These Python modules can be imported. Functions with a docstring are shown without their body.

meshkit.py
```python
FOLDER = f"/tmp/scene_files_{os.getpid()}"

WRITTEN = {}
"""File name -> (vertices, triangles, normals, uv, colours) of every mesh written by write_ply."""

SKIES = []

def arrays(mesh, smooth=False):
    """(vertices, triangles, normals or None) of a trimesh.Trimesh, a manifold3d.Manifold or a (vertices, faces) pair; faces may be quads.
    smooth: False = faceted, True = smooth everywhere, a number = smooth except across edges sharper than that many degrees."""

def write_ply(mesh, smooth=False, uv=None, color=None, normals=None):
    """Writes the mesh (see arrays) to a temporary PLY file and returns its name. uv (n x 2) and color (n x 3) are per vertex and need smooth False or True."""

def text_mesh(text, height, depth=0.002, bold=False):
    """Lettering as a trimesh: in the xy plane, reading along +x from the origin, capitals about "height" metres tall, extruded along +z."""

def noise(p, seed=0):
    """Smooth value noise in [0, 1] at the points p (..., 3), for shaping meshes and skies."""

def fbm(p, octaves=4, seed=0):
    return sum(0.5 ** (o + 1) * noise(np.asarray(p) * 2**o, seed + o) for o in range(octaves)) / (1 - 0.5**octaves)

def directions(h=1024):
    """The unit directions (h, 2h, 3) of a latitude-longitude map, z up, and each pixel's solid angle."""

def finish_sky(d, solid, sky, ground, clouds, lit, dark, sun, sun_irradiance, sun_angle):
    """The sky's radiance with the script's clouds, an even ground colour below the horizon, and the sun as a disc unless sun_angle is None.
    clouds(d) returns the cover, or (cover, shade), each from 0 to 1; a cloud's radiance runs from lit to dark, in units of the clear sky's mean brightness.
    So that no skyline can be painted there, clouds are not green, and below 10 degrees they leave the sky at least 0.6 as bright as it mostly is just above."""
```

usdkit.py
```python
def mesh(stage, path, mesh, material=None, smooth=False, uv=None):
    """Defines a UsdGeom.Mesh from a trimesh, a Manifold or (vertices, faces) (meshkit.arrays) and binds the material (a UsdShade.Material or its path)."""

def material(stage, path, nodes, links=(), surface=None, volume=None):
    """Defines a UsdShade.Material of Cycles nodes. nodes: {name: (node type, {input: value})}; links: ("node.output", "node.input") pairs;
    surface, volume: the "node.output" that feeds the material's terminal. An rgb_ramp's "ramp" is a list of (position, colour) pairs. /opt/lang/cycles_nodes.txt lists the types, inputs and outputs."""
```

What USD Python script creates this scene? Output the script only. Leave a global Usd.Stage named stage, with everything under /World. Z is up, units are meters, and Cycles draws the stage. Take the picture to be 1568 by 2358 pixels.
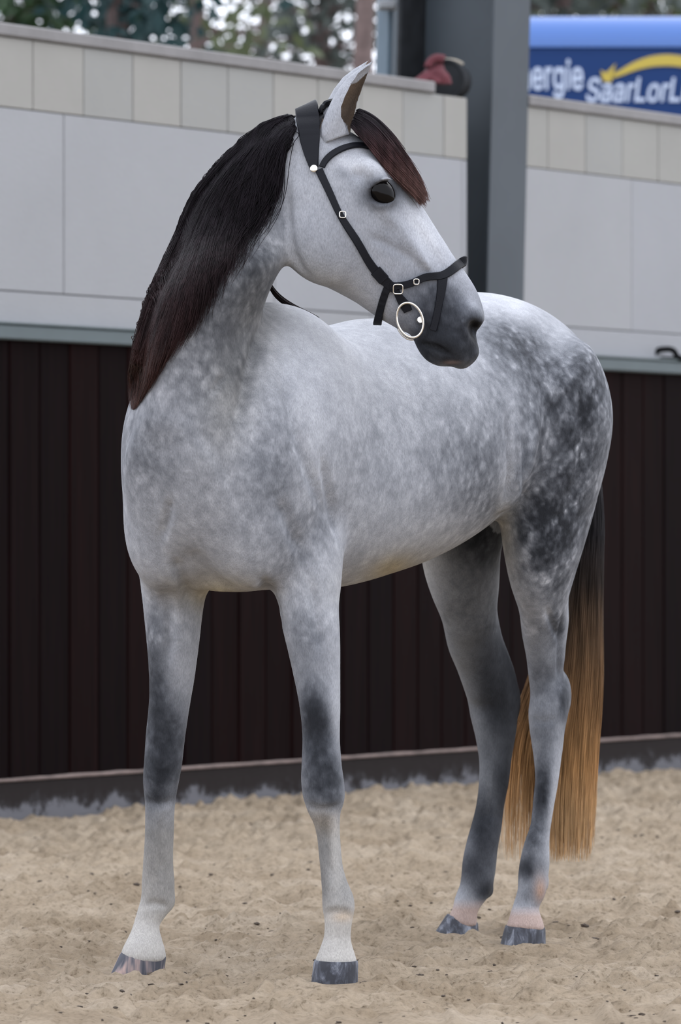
import math, random, re
import numpy as np, trimesh, manifold3d, usdkit, meshkit
from scipy.ndimage import binary_dilation, gaussian_filter, gaussian_filter1d
import scipy.sparse as sps
from scipy.spatial import cKDTree
from scipy.interpolate import PchipInterpolator, CubicSpline
from pxr import Usd, UsdGeom, UsdLux, UsdShade, Gf, Sdf, Vt

stage = Usd.Stage.CreateInMemory()
UsdGeom.SetStageUpAxis(stage, 'Z'); UsdGeom.SetStageMetersPerUnit(stage, 1.0)
W = '/World'; UsdGeom.Xform.Define(stage, W); UsdGeom.Scope.Define(stage, W + '/Looks')
rng = np.random.default_rng(7)

# ------------------------------------------------------------------ camera, sky, sun, exposure
F, CX, HY, CAMH = 11000.0, 784.0, 1225.0, 1.0     # focal length in pixels, principal column, horizon row, eye height
cam = UsdGeom.Camera.Define(stage, W + '/camera')
cam.AddTranslateOp().Set(Gf.Vec3d(0, 0, CAMH)); cam.AddRotateXYZOp().Set(Gf.Vec3f(90, 0, 0))
cam.CreateHorizontalApertureAttr(24.0); cam.CreateVerticalApertureAttr(24.0 * 2358 / 1568)
cam.CreateFocalLengthAttr(24.0 * F / 1568)
cam.CreateVerticalApertureOffsetAttr((HY - 1179) / 1568 * 24.0)
cam.CreateFStopAttr(6.5); cam.CreateFocusDistanceAttr(10.7)
cam.CreateClippingRangeAttr(Gf.Vec2f(0.1, 500))
cam.CreateExposureAttr(0.15)
sky = UsdLux.DomeLight.Define(stage, W + '/sky'); sky.CreateIntensityAttr(0.70); sky.CreateColorAttr(Gf.Vec3f(0.93, 0.97, 1.08))
sun = UsdLux.DistantLight.Define(stage, W + '/sun'); sun.CreateAngleAttr(50.0); sun.CreateIntensityAttr(0.42); sun.CreateColorAttr(Gf.Vec3f(1.0, 0.99, 0.97))
# a hazy sun behind thin cloud, high on the right and a little behind the horse
sun.AddRotateXYZOp().Set(Gf.Vec3f(-17.5, 33, 0))


def px(u, v, d):
    """The point seen at pixel (u, v) at the distance d."""
    return np.array([(u - CX) / F * d, d, CAMH + (HY - v) / F * d])


def proj(p):
    p = np.asarray(p, float)
    return np.stack([CX + p[..., 0] / p[..., 1] * F, HY - (p[..., 2] - CAMH) / p[..., 1] * F], -1)


# ------------------------------------------------------------------ helpers
names = {}


def numbered(parent, name):
    k = names.get((parent, name), 0); names[(parent, name)] = k + 1
    return f'{parent}/{name}' if k == 0 else f'{parent}/{name}_{k:03d}'


def tag(prim, label=None, category=None, group=None, kind=None):
    for k, v in (('label', label), ('category', category), ('group', group), ('kind', kind)):
        if v: prim.SetCustomDataByKey(k, v)


def thing(name, label=None, category=None, loc=(0, 0, 0), rotz=0, kind=None, group=None, parent=W):
    path = numbered(parent, name)
    x = UsdGeom.Xform.Define(stage, path)
    x.AddTranslateOp().Set(Gf.Vec3d(*map(float, loc)))
    if rotz: x.AddRotateZOp().Set(float(rotz))
    tag(x.GetPrim(), label, category, group, kind)
    return path


def part(parent, name, mesh, mat, label=None, smooth=False, off=(0, 0, 0), kind=None, color=None):
    """One mesh under parent; off is subtracted so that world coordinates become the thing's own."""
    path = numbered(parent, name)
    if isinstance(mesh, trimesh.Trimesh) and np.any(off):
        mesh = mesh.copy(); mesh.apply_translation(-np.asarray(off, float))
    m = usdkit.mesh(stage, path, mesh, mat, smooth=smooth)
    if color is not None:
        UsdGeom.PrimvarsAPI(m).CreatePrimvar('coat', Sdf.ValueTypeNames.Color3fArray, 'vertex').Set(Vt.Vec3fArray.FromNumpy(np.asarray(color, np.float32)))
    tag(m.GetPrim(), label, None, None, kind)
    return path


def hair(parent, name, strands, width, mat, off=(0, 0, 0)):
    path = numbered(parent, name)
    c = UsdGeom.BasisCurves.Define(stage, path)
    pts = np.concatenate(strands) - np.asarray(off)
    c.CreatePointsAttr(Vt.Vec3fArray.FromNumpy(pts.astype(np.float32)))
    c.CreateCurveVertexCountsAttr(Vt.IntArray.FromNumpy(np.array([len(s) for s in strands], np.int32)))
    c.CreateTypeAttr('linear'); c.CreateWrapAttr('nonperiodic')
    w = np.concatenate([np.interp(np.linspace(0, 1, len(s)), [0, .15, .6, 1], [.7, 1, .9, .25]) * width for s in strands])
    c.CreateWidthsAttr(Vt.FloatArray.FromNumpy(w.astype(np.float32))); c.SetWidthsInterpolation('vertex')
    UsdShade.MaterialBindingAPI.Apply(c.GetPrim()).Bind(mat)
    return path


def mat(name, nodes, links=(), surface='p.BSDF'):
    return usdkit.material(stage, f'{W}/Looks/{name}', nodes, links, surface=surface)


def plain(name, col, rough=0.6, metal=0.0, bump=0.0, bscale=60, var=0.0, vscale=8, spec=0.5, coat=0.0):
    """A principled material with a little noise in tone and relief."""
    n = {'p': ('principled_bsdf', {'roughness': rough, 'metallic': metal, 'base_color': col, 'specular_ior_level': spec, 'coat_weight': coat}), 'g': ('geometry', {})}
    l = []
    if var:
        n['n'] = ('noise_texture', {'scale': vscale, 'detail': 5.0, 'roughness': 0.6})
        n['r'] = ('rgb_ramp', {'ramp': [(0.3, tuple(c * (1 - var) for c in col)), (0.7, tuple(min(1, c * (1 + var)) for c in col))]})
        l += [('g.position', 'n.vector'), ('n.fac', 'r.fac'), ('r.color', 'p.base_color')]
    if bump:
        n['bn'] = ('noise_texture', {'scale': bscale, 'detail': 4.0}); n['b'] = ('bump', {'distance': bump})
        l += [('g.position', 'bn.vector'), ('bn.fac', 'b.height'), ('b.normal', 'p.normal')]
    return mat(name, n, l)


def box(size, center, bevel=0.0):
    if bevel <= 0:
        m = trimesh.creation.box(size); m.apply_translation(center); return m
    s = np.asarray(size, float) / 2; b = min(bevel, s.min() * .95)
    pts = []
    for sx in (-1, 1):
        for sy in (-1, 1):
            for sz in (-1, 1):
                c = np.array([sx, sy, sz]) * s
                for k in range(3):
                    q = c.copy()
                    for j in range(3):
                        if j != k: q[j] -= np.sign(q[j]) * b
                    pts.append(q)
    m = trimesh.convex.convex_hull(np.array(pts)); m.apply_translation(center)
    return m


def densify(P, n):
    """Points on a smooth curve through P, evenly along it."""
    P = np.asarray(P, float)
    if len(P) == 2: return P[0] + (P[1] - P[0]) * np.linspace(0, 1, n)[:, None]
    t = np.r_[0, np.cumsum(np.linalg.norm(np.diff(P, axis=0), axis=1))]
    q = PchipInterpolator(t, P) if len(P) < 3 else CubicSpline(t, P)
    x = q(np.linspace(0, t[-1], 8 * n)); s = np.r_[0, np.cumsum(np.linalg.norm(np.diff(x, axis=0), axis=1))]
    return np.stack([np.interp(np.linspace(0, s[-1], n), s, x[:, k]) for k in range(x.shape[1])], 1)


def tube(P, r, sides=10, closed=False, cap=True):
    """A round tube along the points P (radius r: number or one per point)."""
    P = np.asarray(P, float); n = len(P); r = np.broadcast_to(r, (n,))
    T = (np.roll(P, -1, 0) - np.roll(P, 1, 0)) if closed else np.gradient(P, axis=0)
    T /= np.linalg.norm(T, axis=1, keepdims=True) + 1e-12
    A = np.zeros_like(P); a = np.cross(T[0], [0.3, 0.2, 1.0]); a /= np.linalg.norm(a)
    for i in range(n):
        a = a - T[i] * (a @ T[i]); a /= np.linalg.norm(a); A[i] = a
    B = np.cross(T, A); th = np.arange(sides) / sides * 2 * np.pi
    V = P[:, None] + r[:, None, None] * (np.cos(th)[None, :, None] * A[:, None] + np.sin(th)[None, :, None] * B[:, None])
    return loft(V, closed, cap)


def loft(V, closed=False, cap=True):
    """Rings of points (n, m, 3) joined into a closed mesh."""
    n, m = V.shape[:2]; v = V.reshape(-1, 3); f = []
    for i in range(n if closed else n - 1):
        a = i * m + np.arange(m); b = i * m + (np.arange(m) + 1) % m; i2 = (i + 1) % n
        c = i2 * m + np.arange(m); d = i2 * m + (np.arange(m) + 1) % m
        f += [np.stack([a, b, d], 1), np.stack([a, d, c], 1)]
    if cap and not closed:
        v = np.vstack([v, V[0].mean(0), V[-1].mean(0)])
        a = np.arange(m); b = (a + 1) % m
        f.append(np.stack([b, a, np.full(m, n * m)], 1)); f.append(np.stack([(n - 1) * m + a, (n - 1) * m + b, np.full(m, n * m + 1)], 1))
    t = trimesh.Trimesh(v, np.vstack(f), process=False)
    if t.volume < 0: t.invert()
    return t


# ------------------------------------------------------------------ materials
M_white = [plain(f'painted_block_{i}', c, 0.75, var=0.04, vscale=3, bump=0.0012, bscale=90) for i, c in enumerate([(.203, .200, .183), (.210, .205, .187), (.196, .196, .184)])]
M_panel = [plain(f'painted_panel_{i}', c, 0.72, var=0.04, vscale=2, bump=0.0012, bscale=70) for i, c in enumerate([(.212, .217, .228), (.215, .219, .226)])]
M_mortar = plain('mortar', (.15, .15, .15), .9)
M_coping = plain('coping_concrete', (.155, .150, .148), .85, var=.12, vscale=6, bump=.002)
M_rail = plain('rail_steel', (.052, .070, .074), .6, var=.10, vscale=4)


def board_mat(i, c):
    return mat(f'stained_board_{i}', {'g': ('geometry', {}), 'm': ('mapping', {'scale': (40, 40, 2.0)}), 'n': ('noise_texture', {'scale': 1.0, 'detail': 6.0, 'roughness': .6}),
               'r': ('rgb_ramp', {'ramp': [(.3, tuple(x * .65 for x in c)), (.7, tuple(x * 1.3 for x in c))]}),
               'n2': ('noise_texture', {'scale': 26.0, 'detail': 3.0}), 'r2': ('rgb_ramp', {'ramp': [(.73, (0, 0, 0)), (.80, (.35, .35, .35))]}), 'mx': ('mix_color', {'b': (.10, .075, .07)}),
               'b': ('bump', {'distance': .002}), 'p': ('principled_bsdf', {'roughness': .8, 'specular_ior_level': .03})},
               [('g.position', 'm.vector'), ('m.vector', 'n.vector'), ('n.fac', 'r.fac'), ('g.position', 'n2.vector'), ('n2.fac', 'r2.fac'), ('r.color', 'mx.a'), ('r2.alpha', 'b.sample_center'),
                ('r2.color', 'sp.color') if False else ('n.fac', 'b.height'), ('b.normal', 'p.normal'), ('r.color', 'p.base_color')])


M_board = [board_mat(i, c) for i, c in enumerate([(.0115, .0040, .0042), (.0130, .0042, .0041), (.0100, .0040, .0044), (.0150, .0045, .0043)])]
M_kerb = mat('kerb', {'g': ('geometry', {}), 's': ('separate_xyz', {}), 'n': ('noise_texture', {'scale': 9.0, 'detail': 7.0, 'roughness': .7}),
             'h': ('map_range', {'from_min': 0.02, 'from_max': .10, 'to_min': .16, 'to_max': -.13}), 'a': ('math', {'math_type': 'add'}),
             'r': ('rgb_ramp', {'ramp': [(.46, (.012, .009, .0085)), (.56, (.022, .020, .021)), (.63, (.10, .10, .11))]}), 'b': ('bump', {'distance': .006}),
             'p': ('principled_bsdf', {'roughness': .9, 'specular_ior_level': .2})},
             [('g.position', 's.vector'), ('g.position', 'n.vector'), ('s.z', 'h.value'), ('h.result', 'a.value1'), ('n.fac', 'a.value2'), ('a.value', 'r.fac'), ('r.color', 'p.base_color'), ('n.fac', 'b.height'), ('b.normal', 'p.normal')])
M_strip = plain('lime_edge', (.15, .112, .10), .9, var=.35, vscale=14)
M_steel = plain('column_paint', (.032, .040, .047), .5, spec=.25, var=.10, vscale=3)
M_pipe = plain('pipe_zinc', (.07, .105, .135), .45, var=.08)
M_pale = plain('pale_trim', (.2, .21, .22), .6)
M_sand = mat('sand', {'g': ('geometry', {}), 'n1': ('noise_texture', {'scale': 2.6, 'detail': 5.0, 'roughness': .65}), 'n2': ('noise_texture', {'scale': 70.0, 'detail': 6.0, 'roughness': .7}),
             'r1': ('rgb_ramp', {'ramp': [(.33, (.195, .150, .102)), (.52, (.254, .203, .145)), (.70, (.305, .252, .190))]}),
             'r2': ('rgb_ramp', {'ramp': [(.30, (.42, .38, .33)), (.45, (.95, .95, .95)), (.62, (1.12, 1.12, 1.12))]}), 'mx': ('mix_color', {'blend_type': 'multiply', 'fac': 1.0}),
             'b': ('bump', {'distance': .007}), 'p': ('principled_bsdf', {'roughness': .95, 'specular_ior_level': .15})},
             [('g.position', 'n1.vector'), ('g.position', 'n2.vector'), ('n1.fac', 'r1.fac'), ('n2.fac', 'r2.fac'), ('r1.color', 'mx.a'), ('r2.color', 'mx.b'), ('mx.result', 'p.base_color'), ('n2.fac', 'b.height'), ('b.normal', 'p.normal')])
M_crumb = plain('dark_crumb', (.05, .037, .027), .95, var=.4, vscale=30)
M_coat = mat('dapple_coat', {'c': ('attribute', {'attribute': 'coat'}), 'g': ('geometry', {}), 'm': ('mapping', {'scale': (420, 420, 130)}), 'n': ('noise_texture', {'scale': 1.0, 'detail': 3.0, 'roughness': .6}),
             'r': ('rgb_ramp', {'ramp': [(.3, (.80, .80, .80)), (.7, (1.16, 1.16, 1.16))]}), 'mx': ('mix_color', {'blend_type': 'multiply', 'fac': 1.0}), 'b': ('bump', {'distance': .0012}),
             'p': ('principled_bsdf', {'roughness': .62, 'specular_ior_level': .10})},
             [('g.position', 'm.vector'), ('m.vector', 'n.vector'), ('n.fac', 'r.fac'), ('c.color', 'mx.a'), ('r.color', 'mx.b'), ('mx.result', 'p.base_color'), ('n.fac', 'b.height'), ('b.normal', 'p.normal')])
M_eye = mat('eye', {'p': ('principled_bsdf', {'base_color': (.003, .0025, .0025), 'roughness': .12, 'specular_ior_level': .12})})
M_hoof = mat('hoof_horn', {'g': ('geometry', {}), 'm': ('mapping', {'scale': (42, 42, 16)}), 'n': ('noise_texture', {'scale': 1.0, 'detail': 5.0, 'roughness': .65, 'distortion': .6}), 'r': ('rgb_ramp', {'ramp': [(.44, (.018, .020, .028)), (.55, (.055, .060, .078)), (.68, (.20, .215, .25))]}),
             'b': ('bump', {'distance': .002}), 'p': ('principled_bsdf', {'roughness': .7})}, [('g.position', 'm.vector'), ('m.vector', 'n.vector'), ('n.fac', 'r.fac'), ('r.color', 'p.base_color'), ('n.fac', 'b.height'), ('b.normal', 'p.normal')])
M_hoof_pale = mat('hoof_striped_horn', {'g': ('geometry', {}), 'm': ('mapping', {'scale': (30, 30, 3)}), 'n': ('noise_texture', {'scale': 1.0, 'detail': 3.0}), 'r': ('rgb_ramp', {'ramp': [(.46, (.30, .215, .19)), (.53, (.10, .09, .10)), (.57, (.035, .037, .05))]}),
             'p': ('principled_bsdf', {'roughness': .7})}, [('g.position', 'm.vector'), ('m.vector', 'n.vector'), ('n.fac', 'r.fac'), ('r.color', 'p.base_color')])


def hair_mat(name, stops, lo, hi, rough=.5):
    """Hair that changes colour along its fall (by height), with streaks."""
    return mat(name, {'g': ('geometry', {}), 's': ('separate_xyz', {}), 'mr': ('map_range', {'from_min': lo, 'from_max': hi, 'clamp': True}), 'r': ('rgb_ramp', {'ramp': stops}),
               'm': ('mapping', {'scale': (70, 70, 4)}), 'n': ('noise_texture', {'scale': 1.0, 'detail': 3.0}), 'r2': ('rgb_ramp', {'ramp': [(.3, (.45, .45, .45)), (.7, (1.5, 1.5, 1.5))]}), 'mx': ('mix_color', {'blend_type': 'multiply', 'fac': 1.0}),
               'p': ('principled_bsdf', {'roughness': rough, 'specular_ior_level': .06})},
               [('g.position', 's.vector'), ('s.z', 'mr.value'), ('mr.result', 'r.fac'), ('g.position', 'm.vector'), ('m.vector', 'n.vector'), ('n.fac', 'r2.fac'), ('r.color', 'mx.a'), ('r2.color', 'mx.b'), ('mx.result', 'p.base_color')])


M_mane = hair_mat('mane_hair', [(0, (.036, .015, .011)), (.25, (.015, .0075, .0075)), (.6, (.0055, .0038, .005)), (1, (.005, .004, .0055))], 1.25, 1.95)
M_lock = hair_mat('forelock_hair', [(0, (.085, .045, .038)), (.4, (.030, .014, .014)), (.75, (.010, .007, .009)), (1, (.007, .006, .008))], 1.74, 1.95)
M_tail = hair_mat('tail_hair', [(0, (.43, .27, .135)), (.15, (.36, .20, .085)), (.32, (.20, .11, .050)), (.50, (.095, .057, .032)), (.68, (.022, .016, .013)), (.82, (.010, .009, .010)), (1, (.010, .009, .010))], .28, 1.15)
M_leather = plain('black_leather', (.0055, .006, .0085), .5, bump=.0004, bscale=300, spec=.12)
M_silver = plain('nickel', (.66, .64, .60), .22, metal=1.0)
M_tarp = plain('blue_tarp', (.0035, .024, .100), .6, spec=.2)
M_tarp_top = plain('blue_tarp_top', (.032, .10, .31), .35, coat=.1)
M_print_white = plain('white_print', (.34, .40, .52), .6)
M_print_yellow = plain('yellow_print', (.34, .26, .03), .6)
M_cloth = plain('red_cloth', (.075, .014, .020), .9, var=.3, vscale=20)
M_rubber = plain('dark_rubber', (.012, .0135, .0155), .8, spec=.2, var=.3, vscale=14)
M_cord = plain('beige_cord', (.30, .27, .22), .9)
M_blackstrap = plain('black_webbing', (.005, .0055, .006), .8, spec=.1)
M_bark = plain('bark', (.105, .075, .07), .95, var=.35, vscale=9, bump=.02, bscale=14)


def leaf_mat(name, a, b):
    return mat(name, {'g': ('geometry', {}), 'r': ('rgb_ramp', {'ramp': [(0, a), (1, b)]}), 'p': ('principled_bsdf', {'roughness': .6, 'specular_ior_level': .3}), 't': ('translucent_bsdf', {}), 'mx': ('mix_closure', {'fac': .35})},
               [('g.random_per_island', 'r.fac'), ('r.color', 'p.base_color'), ('r.color', 't.color'), ('p.BSDF', 'mx.closure1'), ('t.BSDF', 'mx.closure2')], surface='mx.closure')


# ------------------------------------------------------------------ the arena's long side: wall, boards, rail, kerb
P0 = np.array([-1.176, 16.5, 0.0]); E = np.array([.578, .816, 0.0]); E /= np.linalg.norm(E); N_IN = np.array([E[1], -E[0], 0.0])   # along the wall, and out of it to the arena
ANG = math.degrees(math.atan2(E[1], E[0]))


def wall_s(u, y=0.0):
    k = (u - CX) / F; q = P0 - N_IN * y
    return (k * q[1] - q[0]) / (E[0] - k * E[1])


def on_wall(m):
    """A mesh made in wall coordinates (x along, -y into the arena, z up) brought into the world."""
    T = np.eye(4); T[:3, 0] = E; T[:3, 1] = -N_IN; T[:3, 3] = P0
    m = m.copy(); m.apply_transform(T); return m


SET = 0.045       # white wall lies this far behind the boards' face
S_L, S_END, S_START, S_R = -2.4, wall_s(1076, SET), wall_s(1178, SET) + .02, 7.6      # left wall's ends, right wall's ends
Z_RAIL0, Z_RAIL1, Z_ROW3, Z_ROW1, Z_TOP = 1.665, 1.726, 1.838, 2.475, 2.722
TH = .42


def build_wall(name, a, b, label, cope_start, cope_end, s1, s2, s3):
    w = thing(name, label, 'wall', kind='structure')
    g = .0035
    part(w, 'wall_core', on_wall(box((b - a - .01, TH - .03, Z_TOP - .01), ((a + b) / 2, SET + TH / 2, (Z_TOP - .01) / 2))), M_mortar)
    def row(z0, z1, first, step, mats, nm):
        s = first - step * math.ceil((first - a) / step)
        k = 0
        while s < b:
            x0, x1 = max(s, a), min(s + step, b)
            if x1 - x0 > .02:
                dy = rng.uniform(-.0012, .0012)
                part(w, nm, on_wall(box((x1 - x0 - g, TH, z1 - z0 - g), ((x0 + x1) / 2, SET + TH / 2 + dy, (z0 + z1) / 2), .0025)), mats[int(rng.integers(len(mats)))])
            s += step; k += 1
    row(Z_ROW1, Z_TOP, s1, .2853, M_white, 'block')
    row(Z_ROW3, Z_ROW1, s2, 1.262, M_panel, 'panel')
    row(1.50, Z_ROW3, s3, 1.262, M_panel, 'panel')
    part(w, 'coping', on_wall(box((cope_end - cope_start, TH + .03, .045), ((cope_start + cope_end) / 2, SET + TH / 2, Z_TOP + .0225), .006)), M_coping, label='grey coping along the wall top')
    return w


build_wall('wall_back', S_L, S_END, 'white painted block wall to the left of the steel column, grey coping on top', S_L, wall_s(997, SET), wall_s(193, SET), wall_s(147, SET), wall_s(147, SET) + .63)
build_wall('wall_back', S_START, S_R, 'white painted block wall to the right of the steel column, below the blue banner', wall_s(1221, .03), S_R, wall_s(1262, SET), wall_s(1455, SET), wall_s(1455, SET) + .63)

kb = thing('kickboard', 'dark red-brown vertical board cladding along the arena side', 'wall', kind='structure')
BW = .1668
s = wall_s(22) - BW * 14
while s < S_R:
    tilt = rng.uniform(-.002, .002)
    part(kb, 'board', on_wall(box((BW - .007, .035, 1.53), (s + BW / 2, .0175 + tilt, .145 + .765), .004)), M_board[int(rng.integers(4))])
    s += BW
part(kb, 'backing', on_wall(box((S_R - S_L, .02, 1.55), ((S_R + S_L) / 2, .05, .87))), M_rubber)
kr = numbered(W, 'trim')
m = usdkit.mesh(stage, kr, on_wall(trimesh.util.concatenate([box((S_R - S_L, .085, Z_RAIL1 - Z_RAIL0 - .008), ((S_R + S_L) / 2, .018, (Z_RAIL1 + Z_RAIL0) / 2 - .004), .006),
                                                              box((S_R - S_L, .10, .010), ((S_R + S_L) / 2, .02, Z_RAIL1 - .004), .003)])), M_rail)
tag(m.GetPrim(), 'blue-grey steel rail capping the dark boards', 'rail', kind='structure')
kc = thing('baseboard_back', 'dark stained concrete kerb with pale smears under the boards', 'kerb', kind='structure')
part(kc, 'kerb', on_wall(box((S_R - S_L, .12, .30), ((S_R + S_L) / 2, .03, -.01), .008)), M_kerb)
n = 240; xs = np.linspace(S_L, S_R, n); hh = .007 + .006 * meshkit.fbm(np.stack([xs * 9, xs * 0, xs * 0], 1), 3, 3)
ring = np.stack([np.stack([xs, np.full(n, yy), .1375 + zz * hh], 1) for yy, zz in ((.02, 0), (-.034, 0), (-.038, .6), (-.03, 1.0), (.02, 1.1))], 1)
part(kc, 'lime_edge', on_wall(loft(ring)), M_strip, label='pale crumbly line where boards meet the kerb')

# ------------------------------------------------------------------ steel column in the gap, pipe beside it
s_c = (wall_s(1131, .04) + wall_s(1215, .04)) / 2; hw = (wall_s(1215, .04) - wall_s(1131, .04)) / 2
LEAN = .042


def column_mesh(x0, x1, y0, y1, z0=0.0, z1=4.2, bev=.004):
    m = on_wall(box((x1 - x0, y1 - y0, z1 - z0), ((x0 + x1) / 2, (y0 + y1) / 2, (z0 + z1) / 2), bev))
    m.vertices += (m.vertices[:, 2:3] - 2.75) * LEAN * E
    return m


col = thing('steel_column', 'grey painted steel column standing in the gap between the white walls', 'column')
part(col, 'flange', column_mesh(s_c - hw, s_c + hw, .036, .0445, bev=.002), M_steel)
part(col, 'web', column_mesh(s_c - .008, s_c + .008, .0445, .455), M_steel)
part(col, 'flange', column_mesh(wall_s(917, .46), s_c + hw, .455, .475), M_rubber, label='rear flange with its shade painted in as dark colour')  # steel like the rest; the dark rubber colour paints in its shade
pipe = thing('downpipe', 'blue-grey square downpipe left of the steel column behind the wall', 'pipe')
s_p = wall_s(910, .62)
part(pipe, 'pipe', column_mesh(s_p - .045, s_p + .045, .62, .70, bev=.012), M_pipe)
part(pipe, 'pale_edge', column_mesh(s_p + .062, s_p + .071, .60, .66), M_pale, label='thin pale strip beside the pipe')
c0 = px(893, 18, 19.4 + .0)
part(pipe, 'bracket', box((.075, .10, .035), px(893, 12, 19.47), .006), M_pale)

# ------------------------------------------------------------------ things on the walls
tub_c = on_wall(trimesh.Trimesh([[wall_s(1040, SET + .10), SET + .10, Z_TOP + .085]], [[0, 0, 0]], process=False)).vertices[0]
tub_c[2] = Z_TOP + .074
tub = thing('rubber_tub', 'small round dark rubber tub lying on its side on the wall end', 'tub', tub_c)
th = np.linspace(0, 2 * np.pi, 40, endpoint=False)
prof = [(.0, .055), (.060, .055), (.066, .045), (.074, -.04), (.078, -.05), (.074, -.055), (.068, -.05), (.062, .035), (.0, .040)]
V = np.stack([np.stack([r * np.cos(th), np.full(40, y), r * np.sin(th)], 1) for r, y in prof[1:-1]])
m = loft(V, closed=False); R = trimesh.transformations.rotation_matrix(math.radians(-28), [0, 0, 1]); m.apply_transform(R)
part(tub, 'bowl', m, M_rubber, smooth=35)
P = np.stack([.079 * np.cos(th), np.full(40, -.052), .079 * np.sin(th)], 1) @ R[:3, :3].T
part(tub, 'lid', tube(np.array([[0, -.044, 0], [0, -.030, 0]]) @ R[:3, :3].T, .072, 40), M_rubber, smooth=35)
part(tub, 'rim', tube(P, .006, 8, closed=True), M_rubber, smooth=True)
hp = densify(np.array([[-.085, 0, .02], [-.062, -.01, .072], [-.01, -.012, .085], [.045, -.01, .066]]), 20)
part(tub, 'rope_handle', tube(hp, .006, 8), M_cord, label='beige rope handle', smooth=True)
cl_c = on_wall(trimesh.Trimesh([[wall_s(990, SET + .06), SET + .06, 0]], [[0, 0, 0]], process=False)).vertices[0]; cl_c[2] = Z_TOP + .045
cl = thing('red_cloth', 'crumpled dark red cloth lying on the coping beside the rubber tub', 'cloth', cl_c)
g = trimesh.creation.icosphere(4, 1.0); v = g.vertices.copy()
top = np.interp(v[:, 0], [-1, -.6, .1, .6, 1], [.10, .35, .72, 1.0, .75])
v = np.stack([v[:, 0] * .083, v[:, 1] * .06, np.maximum(v[:, 2], -.05) * .098 * top], 1)
v += (meshkit.fbm(v * 38, 4, 5)[:, None] - .5) * .03 * g.vertices * np.array([1, 1, .8]); v[:, 2] = np.maximum(v[:, 2], .0)
g.vertices = v; part(cl, 'folded_cloth', g, M_cloth, smooth=True)
fl = densify(np.array([[-.01, -.03, .062], [.02, -.02, .097], [.055, -.015, .092]]), 14)
part(cl, 'cloth_fold', tube(fl, np.linspace(.016, .020, 14), 10), M_cloth, smooth=True)
st_c = on_wall(trimesh.Trimesh([[wall_s(1541), .02, 0]], [[0, 0, 0]], process=False)).vertices[0]; st_c[2] = Z_RAIL1 + .001
st = thing('black_strap', 'looped black strap lying on the grey rail at the right edge', 'strap', st_c, rotz=ANG * .0)
hp = densify(np.array([[-.075, 0, .006], [-.055, -.004, .012], [-.035, -.006, .034], [0, -.004, .043], [.035, -.003, .036], [.05, 0, .014], [.075, 0, .006]]), 40)
part(st, 'loop', tube(hp, .0125, 10), M_blackstrap, smooth=True)
hp = densify(np.array([[-.07, .012, .006], [-.02, .02, .007], [.03, .018, .007], [.07, .01, .006]]), 24)
part(st, 'strap_end', tube(hp, .0065, 8), M_blackstrap, smooth=True)

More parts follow.
